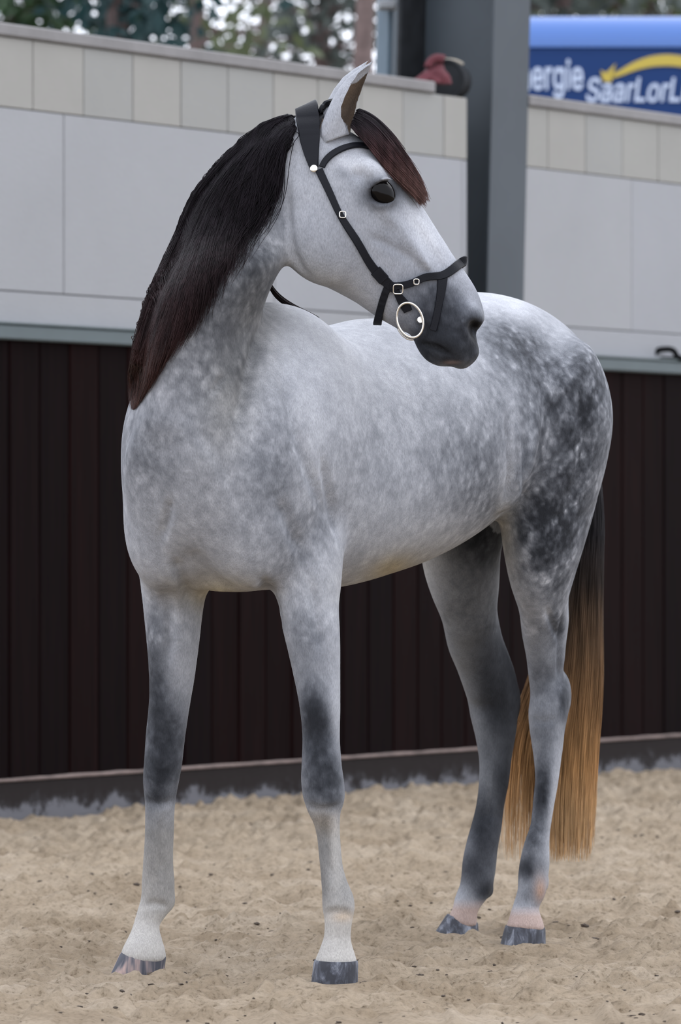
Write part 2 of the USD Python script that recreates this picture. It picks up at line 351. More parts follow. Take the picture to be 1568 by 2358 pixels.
# ------------------------------------------------------------------ blue banner beyond the wall
BD = 27.0; kpx = BD / F
bx0, bz = (1000 - CX) * kpx, lambda v: CAMH + (HY - v) * kpx
ban_o = np.array([(1400 - CX) * kpx, BD, 0.0])
ban = thing('inflatable_banner', 'blue inflatable advertising banner with white lettering and yellow arrow behind the right wall', 'banner', ban_o)
Lb = 1.30
prof = []
zt, zm, zb = bz(31) - 0, bz(106), bz(420)
r = (zt - zm)
for a in np.linspace(-.02, 1, 14):                 # the tube along the top, as far as the seam
    t = a * np.pi * .5
    prof.append((r * 1.25 * (1 - np.cos(t)) * 0 - r * 1.05 * np.cos(t), zm + r * np.sin(t)))
topp = [(0.02 * 0 + y, z) for y, z in prof] + [(r * 1.05, zm + .02), (r * 1.05, zm)]
V = np.stack([np.array([[x, y + r * 1.05 - .012, z] for y, z in topp]) for x in np.linspace(-Lb, Lb, 2)])
part(ban, 'top_tube', loft(V), M_tarp_top, label='lighter blue rounded top', smooth=30)
part(ban, 'front_panel', box((2 * Lb, r * 1.9, zm - zb), (0, r * .98, (zm + zb) / 2 - .001), .01), M_tarp, label='dark blue printed panel')


def lettering(text, u0, u1, v_base, capv, shear=0.0, bold=True):
    m = meshkit.text_mesh(text, 1.0, .5, bold=bold)
    b = m.bounds; v = m.vertices.copy()
    H = (v_base - capv) * kpx
    x = (v[:, 0] - b[0, 0]) / (b[1, 0] - b[0, 0]) * (u1 - u0) * kpx + shear * v[:, 1] * H
    z = v[:, 1] * H
    y = -.004 + (v[:, 2] > .25) * .006
    return trimesh.Trimesh(np.stack([(u0 - CX) * kpx - ban_o[0] + x, -y * 0 + np.where(v[:, 2] > .25, .002, -.006), bz(v_base) + z], 1), m.faces[:, ::-1], process=False)


part(ban, 'lettering', lettering('energie', 1166, 1343, 205, 140), M_print_white, label='white word energie')
part(ban, 'lettering', lettering('SaarLorLux', 1348, 1624, 233, 180, shear=.14), M_print_white, label='white slanted words SaarLorLux')
cu = np.linspace(0, 1, 40)
def arcpts(u): return np.interp(u, [1405, 1440, 1480, 1520, 1560, 1600, 1660], [178, 152, 133, 125, 126, 136, 168]), np.interp(u, [1405, 1440, 1480, 1520, 1560, 1600, 1660], [184, 170, 156, 151, 152, 160, 186])
uu = np.linspace(1408, 1650, 60)
tp, bt = arcpts(uu)
tp = np.convolve(np.pad(tp, 6, 'edge'), np.ones(13) / 13, 'valid'); bt = np.convolve(np.pad(bt, 6, 'edge'), np.ones(13) / 13, 'valid')
def bp(u, v, y): return [(u - CX) * kpx - ban_o[0], y, bz(v)]
V = np.stack([np.array([bp(a, b, -.006), bp(a, b, .002), bp(a, c, .002), bp(a, c, -.006)]) for a, b, c in zip(uu, tp, bt)])
part(ban, 'arrow', loft(V), M_print_yellow, label='yellow curved arrow shaft')
import shapely
from shapely.geometry import Polygon
pg = Polygon([(1383, 162), (1396, 168), (1418, 146), (1414, 160), (1409, 178), (1408, 190), (1396, 188), (1388, 186)])
m = trimesh.creation.extrude_polygon(pg, .008, engine='earcut'); v = m.vertices.copy()
m = trimesh.Trimesh(np.stack([(v[:, 0] - CX) * kpx - ban_o[0], v[:, 2] - .006, bz(v[:, 1])], 1), m.faces, process=False)
part(ban, 'arrow_head', m, M_print_yellow)

# ------------------------------------------------------------------ trees beyond
def tree(u, d, h, crown, base, leaves, size, ma, label, trunk_r=.14, n=2600, cat='tree', seed=0, lean=0.0, gap=0.0, bark=M_bark):
    r_ = np.random.default_rng(seed)
    o = np.array([(u - CX) / F * d, d, 0.0])
    t = thing('tree', label, cat, o)
    zs = np.linspace(-.1, h * .96, 14)
    P = np.stack([lean * zs + .04 * np.sin(zs * 1.3 + seed), .03 * np.cos(zs * 1.1 + seed), zs], 1)
    part(t, 'trunk', tube(P, np.interp(zs, [0, h], [trunk_r, trunk_r * .25]), 12), bark, smooth=True)
    br, cl = [], []
    for k in range(leaves):
        a = r_.uniform(0, 2 * np.pi); f = r_.uniform(0, 1)
        z = base + (h - base) * f
        rr = crown * (np.sin(np.pi * (f * .85 + .12)) if cat != 'conifer' else (1 - f) * .95 + .08) * r_.uniform(.55, 1.0)
        c = np.array([np.interp(z, zs, P[:, 0]), np.interp(z, zs, P[:, 1]), z]); e = c + np.array([math.cos(a) * rr, math.sin(a) * rr, r_.uniform(-.2, .25) * rr])
        b = densify([c, (c + e) / 2 + [0, 0, .06 * rr], e], 5); br.append(tube(b, np.linspace(.03, .008, 5), 5)); cl.append((b, rr))
    part(t, 'branches', trimesh.util.concatenate(br), bark, kind='stuff')
    q = n
    which = r_.integers(0, len(cl), q); tt = r_.uniform(.25, 1.0, q)
    C = np.array([cl[w][0][min(4, int(x * 4.99))] for w, x in zip(which, tt)]) + r_.normal(0, 1, (q, 3)) * size * np.array([2.6, 2.6, 2.0])
    A = r_.normal(0, 1, (q, 3)); A /= np.linalg.norm(A, axis=1, keepdims=True); B = np.cross(A, r_.normal(0, 1, (q, 3))); B /= np.linalg.norm(B, axis=1, keepdims=True)
    sz = size * r_.uniform(.6, 1.3, q)[:, None]
    v = np.stack([C - A * sz, C + B * sz * .45, C + A * sz, C - B * sz * .45], 1).reshape(-1, 3)
    f = np.arange(q)[:, None] * 4
    part(t, 'foliage', trimesh.Trimesh(v, np.vstack([f + [0, 1, 2], f + [0, 2, 3]]), process=False), ma, kind='stuff')
    return t


L_dark = leaf_mat('leaf_dark', (.014, .040, .042), (.030, .066, .062)); L_green = leaf_mat('leaf_green', (.035, .070, .030), (.075, .125, .055))
L_olive = leaf_mat('leaf_olive', (.085, .105, .055), (.16, .175, .10)); L_grey = leaf_mat('leaf_grey', (.07, .085, .078), (.13, .145, .13))
tree(60, 42, 8.0, 1.05, 2.0, 90, .10, L_green, 'mid-green leafy tree behind the wall at the far left', n=7000, seed=1)
tree(260, 36, 9.0, .62, 1.5, 90, .09, L_dark, 'dark blue-green dense tree behind the wall, second from the left', n=9000, seed=2)
tree(455, 39, 8.5, .95, 2.5, 60, .10, L_olive, 'yellowish-green tree with open crown between the dark tree and grey-green trees', n=1200, seed=3)
tree(610, 51, 9.0, 1.2, 2.5, 60, .10, L_grey, 'grey-green tree with bright sky gaps in its thin crown', n=950, seed=4)
tree(745, 45, 9.0, .9, 3.0, 70, .10, L_grey, 'denser grey-green tree left of the bare brown trunk', n=1900, seed=5)
tree(846, 34, 10.0, 1.3, 6.2, 40, .10, L_grey, 'tall tree with thick bare brown trunk left of the steel column', trunk_r=.105, n=1600, seed=6)
tree(1290, 43, 9.0, 1.4, 2.5, 80, .12, L_grey, 'grey-green tree behind the left end of the blue banner', n=4500, seed=7)
tree(1500, 51, 9.0, 1.5, 2.5, 80, .12, L_olive, 'olive-green tree behind the right end of the blue banner', n=4200, seed=8)

# ------------------------------------------------------------------ sand floor
def axis(lo, hi, a, b, fine, coarse):
    return np.unique(np.round(np.r_[np.arange(lo, a, coarse), np.arange(a, b, fine), np.arange(b, hi + coarse, coarse)], 4))


gx, gy = axis(-14, 14, -1.35, 1.75, .011, .5), None
ys = [-4.0]
while ys[-1] < 9.2: ys.append(ys[-1] + .6)
while ys[-1] < 20.4: ys.append(ys[-1] + .011 * max(1, (ys[-1] / 10.5) ** 2))
while ys[-1] < 60: ys.append(ys[-1] + 1.2)
gy = np.array(ys)
GX, GY = np.meshgrid(gx, gy, indexing='ij')
Q = np.stack([GX, GY, np.zeros_like(GX)], -1)
HZ = (meshkit.fbm(Q * 1.6, 3, 11) - .5) * .035 + (meshkit.fbm(Q * 9, 4, 12) - .5) * .050 + np.maximum(meshkit.fbm(Q * np.array([22, 34, 30]), 2, 13) - .50, 0) * .07
hoofr = np.random.default_rng(3)
for k in range(150):                                # old hoof prints
    cx_, cy_ = hoofr.uniform(-1.5, 1.9), hoofr.uniform(9.4, 19.5); a = hoofr.uniform(0, 6.28)
    i0, i1 = np.searchsorted(gx, [cx_ - .16, cx_ + .16]); j0, j1 = np.searchsorted(gy, [cy_ - .16, cy_ + .16])
    dx, dy = GX[i0:i1, j0:j1] - cx_, GY[i0:i1, j0:j1] - cy_
    rr = np.hypot((dx * math.cos(a) + dy * math.sin(a)) / 1.15, -dx * math.sin(a) + dy * math.cos(a)) / .055
    HZ[i0:i1, j0:j1] += -.020 * np.exp(-rr ** 4) + .010 * np.exp(-((rr - 1.35) / .3) ** 2)
HOOF_XY = []
ground = (GX, GY)

# ------------------------------------------------------------------ THE HORSE
O = np.array([-.232, 10.65]); FW = np.array([-.529, -.849]); FW /= np.linalg.norm(FW); LF_ = np.array([-FW[1], FW[0]]); LF_ = np.array([.849, -.529]) / np.hypot(.849, .529)
FW3, LF3, UP = np.r_[FW, 0], np.r_[LF_, 0], np.array([0, 0, 1.0])


def hp_(s, l, z):
    """Horse coordinates: s back from the forefeet, l to its left, z up."""
    return np.r_[O - FW * s + LF_ * l, z]


class Sweep:
    """A body of elliptic sections along a curve: centres C, directions A and B, half sizes a, b (towards +B), b2 (towards -B)."""
    def __init__(self, C, A, B, a, b, b2=None, caps=(.05, .05), k=.04, step=.008, power=2.0):
        C, A, B = (np.asarray(x, float) for x in (C, A, B)); a, b = np.asarray(a, float), np.asarray(b, float); b2 = b if b2 is None else np.asarray(b2, float)
        t = np.r_[0, np.cumsum(np.linalg.norm(np.diff(C, axis=0), axis=1))]
        n = max(3, int(t[-1] / step)); x = np.linspace(0, t[-1], n)
        cs = CubicSpline(t, C) if len(C) > 2 else PchipInterpolator(t, C); I = lambda y: PchipInterpolator(t, y)(x)
        self.C, self.T = cs(x), cs(x, 1); self.T /= np.linalg.norm(self.T, axis=1, keepdims=True)
        A, B = I(A), I(B)
        A -= self.T * (A * self.T).sum(1, keepdims=True); A /= np.linalg.norm(A, axis=1, keepdims=True)
        Bn = np.cross(self.T, A); Bn *= np.sign((Bn * B).sum(1, keepdims=True)); self.A, self.B = A, Bn
        self.a, self.b, self.b2, self.caps, self.k, self.p = I(a), I(b), I(b2), caps, k, power
        self.tree = cKDTree(self.C); R = max(self.a.max(), self.b.max(), self.b2.max()) + max(caps) * 0 + .12
        self.lo, self.hi = self.C.min(0) - R, self.C.max(0) + R

    def d(self, p):
        i = self.tree.query(p)[1]; q = p - self.C[i]
        qa, qb, qt = (q * self.A[i]).sum(1), (q * self.B[i]).sum(1), (q * self.T[i]).sum(1)
        ex = np.where(i == 0, np.minimum(qt, 0) / self.caps[0], np.where(i == len(self.C) - 1, np.maximum(qt, 0) / self.caps[1], 0))
        qq = np.where((i == 0) | (i == len(self.C) - 1), qt * (np.abs(ex) > 0), 0)
        bb = np.where(qb > 0, self.b[i], self.b2[i])
        r = (np.abs(qa / self.a[i]) ** self.p + np.abs(qb / bb) ** self.p + np.abs(ex) ** self.p) ** (1 / self.p)
        L = np.sqrt(qa ** 2 + qb ** 2 + qq ** 2)
        return np.where(r > 1e-4, L * (1 - 1 / np.maximum(r, 1e-4)), -np.minimum(self.a[i], bb))


class Blob:
    """An ellipsoid; axes are rows of R (unit), r the half sizes."""
    def __init__(self, c, r, R=None, k=.04, cut=False):
        self.c, self.r, self.R, self.k, self.cut = np.asarray(c, float), np.asarray(r, float), np.eye(3) if R is None else np.asarray(R, float), k, cut
        m = self.r.max() + .12; self.lo, self.hi = self.c - m, self.c + m

    def d(self, p):
        q = (p - self.c) @ self.R.T; n = np.sqrt(((q / self.r) ** 2).sum(1)); L = np.linalg.norm(q, axis=1)
        return np.where(n > 1e-4, L * (1 - 1 / np.maximum(n, 1e-4)), -self.r.min())


HF = np.stack([LF3, -FW3, UP])      # horse frame rows: left, back, up


def limb(rows, rho, k=.03, caps=(.06, .02), deps=None):
    """A leg from (row, left edge, right edge, distance, ratio of depth) seen in the picture."""
    C, A, B, a, b = [], [], [], [], []
    for (v, ul, ur, d, ro) in rows:
        C.append(px((ul + ur) / 2, v, d)); ax = (ur - ul) / 2 / F * d
        q = ax / math.hypot(ro * FW[0], LF_[0])
        A.append(LF3); B.append(-FW3); a.append(q); b.append(q * ro)
    return Sweep(C, A, B, a, b, caps=caps, k=k)


prims = []
# trunk: s, top, bottom, half width, height of the widest part (0..1)
T_ = [(-.245, 1.26, .955, .125, .5), (-.19, 1.35, .905, .172, .5), (-.10, 1.455, .865, .218, .48), (.0, 1.500, .866, .232, .45), (.13, 1.518, .866, .242, .42), (.20, 1.490, .866, .250, .42), (.30, 1.466, .868, .262, .42), (.45, 1.476, .883, .285, .43),
      (.60, 1.502, .910, .298, .44), (.75, 1.515, .955, .298, .46), (.90, 1.548, 1.02, .288, .50), (1.05, 1.580, 1.05, .282, .52), (1.18, 1.555, 1.07, .262, .52), (1.30, 1.475, 1.12, .215, .5), (1.39, 1.385, 1.18, .14, .5)]
C, b, b2, a = [], [], [], []
for s, zt_, zb_, w, h in T_:
    zc = zb_ + (zt_ - zb_) * h; C.append(hp_(s, 0, zc)); b.append(zt_ - zc); b2.append(zc - zb_); a.append(w)
prims.append(Sweep(C, [LF3] * len(C), [UP] * len(C), a, b, b2, caps=(.045, .06), k=.03))
# neck: (left pixel, right pixel), distance, angle of its deep axis, ratio
NK = [((330, 930), (600, 1010), 10.52, -118, 1.5), ((340, 800), (590, 860), 10.54, -108, 1.65), ((356, 715), (592, 775), 10.56, -95, 1.7), ((388, 618), (614, 700), 10.58, -75, 1.7),
      ((428, 515), (648, 622), 10.60, -52, 1.65), ((490, 412), (676, 545), 10.60, -32, 1.6), ((572, 330), (705, 470), 10.60, -16, 1.5), ((655, 288), (752, 410), 10.60, 0, 1.35)]
C, A, B, a, b = [], [], [], [], []
for (l, r_, d, ang, ro) in NK:
    l, r_ = np.array(l, float), np.array(r_, float)
    mdir = np.array([math.cos(math.radians(ang)), math.sin(math.radians(ang)), 0])
    axd = (r_ - l); slope = -axd[1] / axd[0]
    hw_ = np.hypot(*axd) / 2 / F * d
    q = hw_ / math.hypot(ro * math.cos(math.radians(ang)), math.sin(math.radians(ang)))
    C.append(px(*(l + r_) / 2, d)); B.append(mdir + np.array([0, 0, slope * mdir[0]])); A.append(np.array([-mdir[1], mdir[0], 0])); a.append(max(q, .062)); b.append(q * ro)
neckS = Sweep(C, A, B, a, b, caps=(.10, .06), k=.035); prims.append(neckS)
prims.append(Blob(hp_(.06, -.02, 1.36), (.075, .17, .125), HF, k=.06))                # withers into the neck
# shoulders and breast
prims += [Blob(hp_(-.05, .155, 1.16), (.075, .135, .20), HF, k=.04), Blob(hp_(-.05, -.15, 1.16), (.075, .125, .20), HF, k=.04),
          Blob(hp_(-.15, .085, 1.09), (.095, .10, .14), HF, k=.05), Blob(hp_(-.14, -.080, 1.06), (.090, .10, .17), HF, k=.06),
          Blob(hp_(-.10, .105, .985), (.085, .095, .110), HF, k=.06), Blob(hp_(-.10, -.115, .985), (.085, .095, .115), HF, k=.06),
          Blob(hp_(.07, .17, 1.20), (.060, .12, .17), HF, k=.05), Blob(hp_(.07, -.17, 1.20), (.060, .12, .17), HF, k=.05)]
prims += [Blob(hp_(.05, .150, 1.00), (.060, .09, .12), HF, k=.03), Blob(hp_(.05, -.150, 1.00), (.060, .09, .12), HF, k=.03)]
prims += [Sweep([hp_(.83, .262, 1.26), hp_(.79, .270, 1.16), hp_(.765, .25, 1.085)], [LF3] * 3, [FW3] * 3, [.030, .034, .030], [.022, .028, .03], caps=(.04, .03), k=.035)]
# forelegs
RF = [(1240, 316, 480, 10.70, 1.3), (1330, 323, 480, 10.72, 1.25), (1400, 330, 468, 10.73, 1.2), (1460, 336, 461, 10.73, 1.2), (1560, 343, 448, 10.74, 1.15), (1630, 342, 436, 10.745, 1.15), (1700, 335, 426, 10.75, 1.1), (1760, 331, 419, 10.75, 1.1), (1800, 329, 412, 10.755, 1.1), (1835, 332, 406, 10.76, 1.1),
      (1870, 334, 402, 10.765, 1.2), (1930, 333, 400, 10.77, 1.25), (1990, 329, 399, 10.78, 1.25), (2040, 326, 402, 10.79, 1.25), (2072, 324, 398, 10.79, 1.2), (2098, 317, 383, 10.785, 1.1), (2125, 309, 368, 10.78, 1.0), (2155, 298, 372, 10.775, 1.05), (2188, 282, 382, 10.77, 1.1), (2204, 277, 384, 10.77, 1.1)]
LFl = [(1240, 600, 776, 10.62, 1.3), (1320, 624, 788, 10.60, 1.25), (1400, 640, 781, 10.58, 1.2), (1450, 652, 783, 10.57, 1.2), (1560, 677, 784, 10.56, 1.15), (1630, 690, 784, 10.55, 1.15), (1700, 696, 783, 10.55, 1.1), (1760, 694, 787, 10.54, 1.1), (1800, 693, 792, 10.54, 1.1), (1832, 697, 795, 10.54, 1.1),
       (1862, 707, 789, 10.54, 1.15), (1885, 719, 784, 10.54, 1.2), (1930, 730, 784, 10.54, 1.25), (1990, 736, 789, 10.54, 1.25), (2040, 740, 802, 10.54, 1.25), (2080, 741, 817, 10.54, 1.15), (2102, 743, 816, 10.535, 1.1), (2122, 747, 811, 10.53, 1.05), (2152, 746, 808, 10.53, 1.05), (2188, 735, 815, 10.53, 1.1), (2216, 723, 825, 10.53, 1.1)]
LH = [(880, 1120, 1385, 11.40, 1.15), (960, 1135, 1412, 11.42, 1.15), (1040, 1140, 1402, 11.42, 1.25), (1110, 1142, 1385, 11.42, 1.35), (1180, 1147, 1364, 11.42, 1.45), (1250, 1155, 1348, 11.42, 1.5), (1320, 1170, 1328, 11.44, 1.5), (1390, 1192, 1312, 11.48, 1.5), (1450, 1200, 1306, 11.52, 1.5), (1510, 1211, 1303, 11.545, 1.5), (1560, 1217, 1299, 11.56, 1.5), (1600, 1220, 1310, 11.565, 1.35),
      (1640, 1216, 1309, 11.56, 1.3), (1675, 1218, 1302, 11.555, 1.3), (1710, 1223, 1298, 11.55, 1.3), (1755, 1229, 1292, 11.54, 1.25), (1800, 1231, 1286, 11.53, 1.3), (1850, 1226, 1277, 11.52, 1.3), (1900, 1221, 1269, 11.51, 1.3), (1950, 1205, 1266, 11.50, 1.25), (1990, 1196, 1266, 11.495, 1.2), (2022, 1192, 1262, 11.49, 1.1), (2052, 1191, 1257, 11.48, 1.0), (2082, 1183, 1242, 11.475, 1.0), (2112, 1172, 1247, 11.47, 1.05), (2140, 1163, 1256, 11.465, 1.1)]
RH = [(1140, 990, 1190, 11.64, 1.2), (1220, 968, 1165, 11.65, 1.25), (1290, 972, 1150, 11.66, 1.3), (1350, 992, 1146, 11.68, 1.35), (1410, 1016, 1146, 11.72, 1.4), (1460, 1026, 1154, 11.76, 1.4), (1510, 1046, 1167, 11.80, 1.4), (1560, 1064, 1186, 11.83, 1.4), (1605, 1076, 1196, 11.85, 1.3), (1640, 1081, 1194, 11.85, 1.25), (1680, 1090, 1190, 11.84, 1.25),
      (1720, 1098, 1183, 11.83, 1.25), (1760, 1103, 1177, 11.82, 1.25), (1800, 1102, 1172, 11.81, 1.25), (1850, 1097, 1162, 11.80, 1.25), (1900, 1086, 1156, 11.79, 1.25), (1950, 1072, 1147, 11.78, 1.2), (1990, 1064, 1143, 11.78, 1.15), (2022, 1061, 1138, 11.775, 1.1), (2050, 1056, 1127, 11.77, 1.0), (2075, 1046, 1110, 11.765, 1.0), (2098, 1041, 1100, 11.76, 1.0), (2120, 1029, 1101, 11.76, 1.05)]
for rows, k in ((RF, .045), (LFl, .045), (LH, .04), (RH, .03)):
    prims.append(limb(rows, 1, k=k, caps=(.08, .012)))
prims += [Sweep([hp_(1.33, sg * .12, 1.27), hp_(1.30, sg * .13, 1.13), hp_(1.24, sg * (.12 + .015 * sg), .98), hp_(1.17, sg * (.11 + .03 * sg), .80)], [LF3] * 4, [-FW3] * 4, [.085, .070, .055, .035], [.075, .075, .062, .035], caps=(.08, .05), k=.05) for sg in (-1, 1)]
# points of the hocks, ergots at the back of the fetlocks
prims += [Blob(px(1296, 1600, 11.60), (.016, .028, .055), HF, k=.025), Blob(px(1180, 1615, 11.90), (.016, .028, .055), HF, k=.025),
          Blob(px(1120, 2050, 11.80), (.018, .02, .02), HF, k=.02), Blob(px(1247, 2030, 11.53), (.018, .022, .03), HF, k=.02),
          Blob(px(792, 2092, 10.58), (.022, .022, .022), HF, k=.02), Blob(px(382, 2075, 10.82), (.02, .022, .024), HF, k=.02)]
# head, in the plane YC: (upper edge pixel), (lower edge pixel), half width in metres
YC = 10.60
HD = [((728, 262), (640, 430), .070), ((778, 272), (655, 500), .085), ((828, 302), (663, 565), .098), ((880, 352), (685, 618), .104), ((922, 405), (722, 646), .100), ((960, 460), (775, 674), .088), ((994, 515), (830, 706), .073), ((1026, 562), (874, 735), .062), ((1055, 603), (908, 752), .056),
      ((1083, 645), (940, 772), .053), ((1100, 690), (960, 798), .054), ((1109, 735), (972, 822), .055), ((1110, 772), (1003, 833), .050), ((1103, 800), (1040, 838), .040)]
C, A, B, a, b = [], [], [], [], []
for (t_, l_, w) in HD:
    t3, l3 = px(*t_, YC), px(*l_, YC)
    C.append((t3 + l3) / 2); B.append((t3 - l3) / np.linalg.norm(t3 - l3)); A.append([0, 1, 0]); a.append(w); b.append(np.linalg.norm(t3 - l3) / 2)
headS = Sweep(C, A, B, a, b, caps=(.06, .024), k=.018, power=2.25)
prims.append(headS)
HX = px(1060, 780, YC) - px(720, 330, YC); HX /= np.linalg.norm(HX); HZ_ = np.array([-HX[2], 0, HX[0]]); HR = np.stack([HX, [0, 1, 0], HZ_])
for sgn in (-1, 1):
    y_ = lambda o: YC + sgn * o
    prims += [Blob(px(742, 560, y_(.050)), (.095, .056, .085), HR, k=.03),             # cheek
              Blob(px(862, 405, y_(.070)), (.048, .034, .022), HR, k=.02),             # brow
              Blob(px(880, 480, y_(.082)), (.045, .016, .013), HR, k=.02),             # under the eye
              Blob(px(935, 545, y_(.066)), (.10, .014, .010), HR, k=.02),              # facial crest
              Blob(px(1078, 735, y_(.040)), (.036, .022, .034), HR, k=.02),            # nostril wing
              Blob(px(1038, 795, y_(.030)), (.043, .026, .026), HR, k=.02),            # lips
              Blob(px(1000, 806, y_(.020)), (.034, .026, .022), HR, k=.015)]           # chin
cuts = []
EYE = (879, 443)
for sgn in (-1, 1):
    y_ = lambda o: YC + sgn * o
    cuts += [Blob(px(EYE[0], EYE[1], y_(.112)), (.037, .034, .0265), HR, k=.008),
             Blob(px(1094, 764, y_(.044)), (.0135, .040, .027), np.stack([np.array([.93, 0, .35]), [0, 1, 0], np.array([-.35, 0, .93])]), k=.010),
             Blob(px(1002, 798, y_(.060)), (.048, .030, .0035), np.stack([np.array([.93, 0, -.36]), [0, 1, 0], np.array([.36, 0, .93])]), k=.008)]


lids = []
for sgn in (-1, 1):
    y_ = lambda o: YC + sgn * o
    for arc in ([(838, 452, .090), (856, 430, .101), (876, 414, .106), (898, 411, .101), (915, 428, .088)], [(838, 452, .090), (858, 467, .099), (878, 473, .101), (899, 469, .096), (915, 436, .088)]):
        C = np.array([px(u, v, y_(o)) for u, v, o in arc])
        lids.append(Sweep(C, [[0, 1, 0]] * 5, [[0, 0, 1]] * 5, [.007, .010, .010, .010, .007], [.004, .0065, .007, .0065, .004], caps=(.006, .006), k=.008))


def field(p):
    d = np.full(len(p), 1.0)
    for q in prims:
        m = np.all((p > q.lo) & (p < q.hi), axis=1)
        if not m.any(): continue
        e = q.d(p[m]); f = d[m]; k = q.k
        h = np.clip(.5 + .5 * (f - e) / k, 0, 1); d[m] = f * (1 - h) + e * h - k * h * (1 - h)
    for q in cuts:
        m = np.all((p > q.lo) & (p < q.hi), axis=1)
        if not m.any(): continue
        e = -q.d(p[m]); f = d[m]; k = q.k
        h = np.clip(.5 - .5 * (f - e) / k, 0, 1); d[m] = f * (1 - h) + e * h + k * h * (1 - h)
    for q in lids:
        m = np.all((p > q.lo) & (p < q.hi), axis=1)
        if not m.any(): continue
        e = q.d(p[m]); f = d[m]; k = q.k
        h = np.clip(.5 + .5 * (f - e) / k, 0, 1); d[m] = f * (1 - h) + e * h - k * h * (1 - h)
    return d


def surface_nets(lo, hi, h, cs=4):
    n = (np.ceil((hi - lo) / (h * cs)).astype(int) + 1); N = (n - 1) * cs + 1
    ax = [lo[k] + np.arange(n[k]) * h * cs for k in range(3)]
    cp = np.stack(np.meshgrid(*ax, indexing='ij'), -1).reshape(-1, 3)
    c = field(cp).reshape(n)
    near = np.abs(c) < h * cs * 3.6
    cell = np.zeros(n - 1, bool)
    for i in (0, 1):
        for j in (0, 1):
            for k in (0, 1): cell |= near[i:n[0] - 1 + i, j:n[1] - 1 + j, k:n[2] - 1 + k] | ((c[:-1, :-1, :-1] < 0) != (c[i:n[0] - 1 + i, j:n[1] - 1 + j, k:n[2] - 1 + k] < 0))
    cell = binary_dilation(cell, iterations=1)
    g = np.repeat(np.repeat(np.repeat(c[:-1, :-1, :-1], cs, 0), cs, 1), cs, 2); g = np.pad(g, [(0, 1)] * 3, mode='edge').astype(np.float32)
    need = np.zeros(N, bool)
    big = np.repeat(np.repeat(np.repeat(cell, cs, 0), cs, 1), cs, 2)
    for i in (0, 1):
        for j in (0, 1):
            for k in (0, 1): need[i:N[0] - 1 + i, j:N[1] - 1 + j, k:N[2] - 1 + k] |= big
    idx = np.argwhere(need)
    for s0 in range(0, len(idx), 400000):
        ii = idx[s0:s0 + 400000]; g[ii[:, 0], ii[:, 1], ii[:, 2]] = field(lo + ii * h)
    g = gaussian_filter(np.clip(g, -.04, .04), .9)
    ins = g < 0
    cnt = sum(ins[i:N[0] - 1 + i, j:N[1] - 1 + j, k:N[2] - 1 + k].astype(np.int8) for i in (0, 1) for j in (0, 1) for k in (0, 1))
    act = np.argwhere((cnt > 0) & (cnt < 8)); vid = np.full(N - 1, -1, np.int64); vid[act[:, 0], act[:, 1], act[:, 2]] = np.arange(len(act))
    acc, num = np.zeros((len(act), 3)), np.zeros(len(act))
    cor = [(i, j, k) for i in (0, 1) for j in (0, 1) for k in (0, 1)]
    for x in cor:
        for k in range(3):
            if x[k]: continue
            y = list(x); y[k] = 1
            ga, gb = g[act[:, 0] + x[0], act[:, 1] + x[1], act[:, 2] + x[2]], g[act[:, 0] + y[0], act[:, 1] + y[1], act[:, 2] + y[2]]
            m = (ga < 0) != (gb < 0); t = np.where(m, ga / np.where(m, ga - gb, 1), 0)
            pt = np.tile(np.array(x, float), (len(act), 1)); pt[:, k] += t
            acc[m] += pt[m]; num[m] += 1
    V = lo + (act + acc / num[:, None]) * h
    Fs = []
    for k in range(3):
        o1, o2 = [(1, 2), (2, 0), (0, 1)][k]
        sl0 = [slice(1, N[q] - 1) for q in range(3)]; sl0[k] = slice(0, N[k] - 1); sl1 = list(sl0); sl1[k] = slice(1, N[k])
        e = np.argwhere(ins[tuple(sl0)] != ins[tuple(sl1)]); e += np.array([1 if q != k else 0 for q in range(3)])
        def cellid(d1, d2):
            z = e.copy(); z[:, o1] -= d1; z[:, o2] -= d2; return vid[z[:, 0], z[:, 1], z[:, 2]]
        q = np.stack([cellid(1, 1), cellid(0, 1), cellid(0, 0), cellid(1, 0)], 1)
        flip = ~ins[e[:, 0], e[:, 1], e[:, 2]]; q[flip] = q[flip][:, ::-1]; Fs.append(q)
    q = np.vstack(Fs)
    return V, np.vstack([q[:, [0, 1, 2]], q[:, [0, 2, 3]]])


lo = np.min([p.lo for p in prims], 0) + .05; hi = np.max([p.hi for p in prims], 0) - .05
lo[2] = -.03
V, Fc = surface_nets(lo, hi, .0062)
body = trimesh.Trimesh(V, Fc, process=False)
parts_ = body.split(only_watertight=False) if False else None
e_ = body.edges_unique; nv = len(V)
Lm = sps.coo_matrix((np.ones(2 * len(e_)), (np.r_[e_[:, 0], e_[:, 1]], np.r_[e_[:, 1], e_[:, 0]])), (nv, nv)).tocsr(); Lm = sps.diags(1 / np.maximum(np.asarray(Lm.sum(1)).ravel(), 1)) @ Lm
for it in range(6):
    V = V + .5 * (Lm @ V - V); V = V - .52 * (Lm @ V - V)
body = trimesh.Trimesh(V, Fc, process=False)

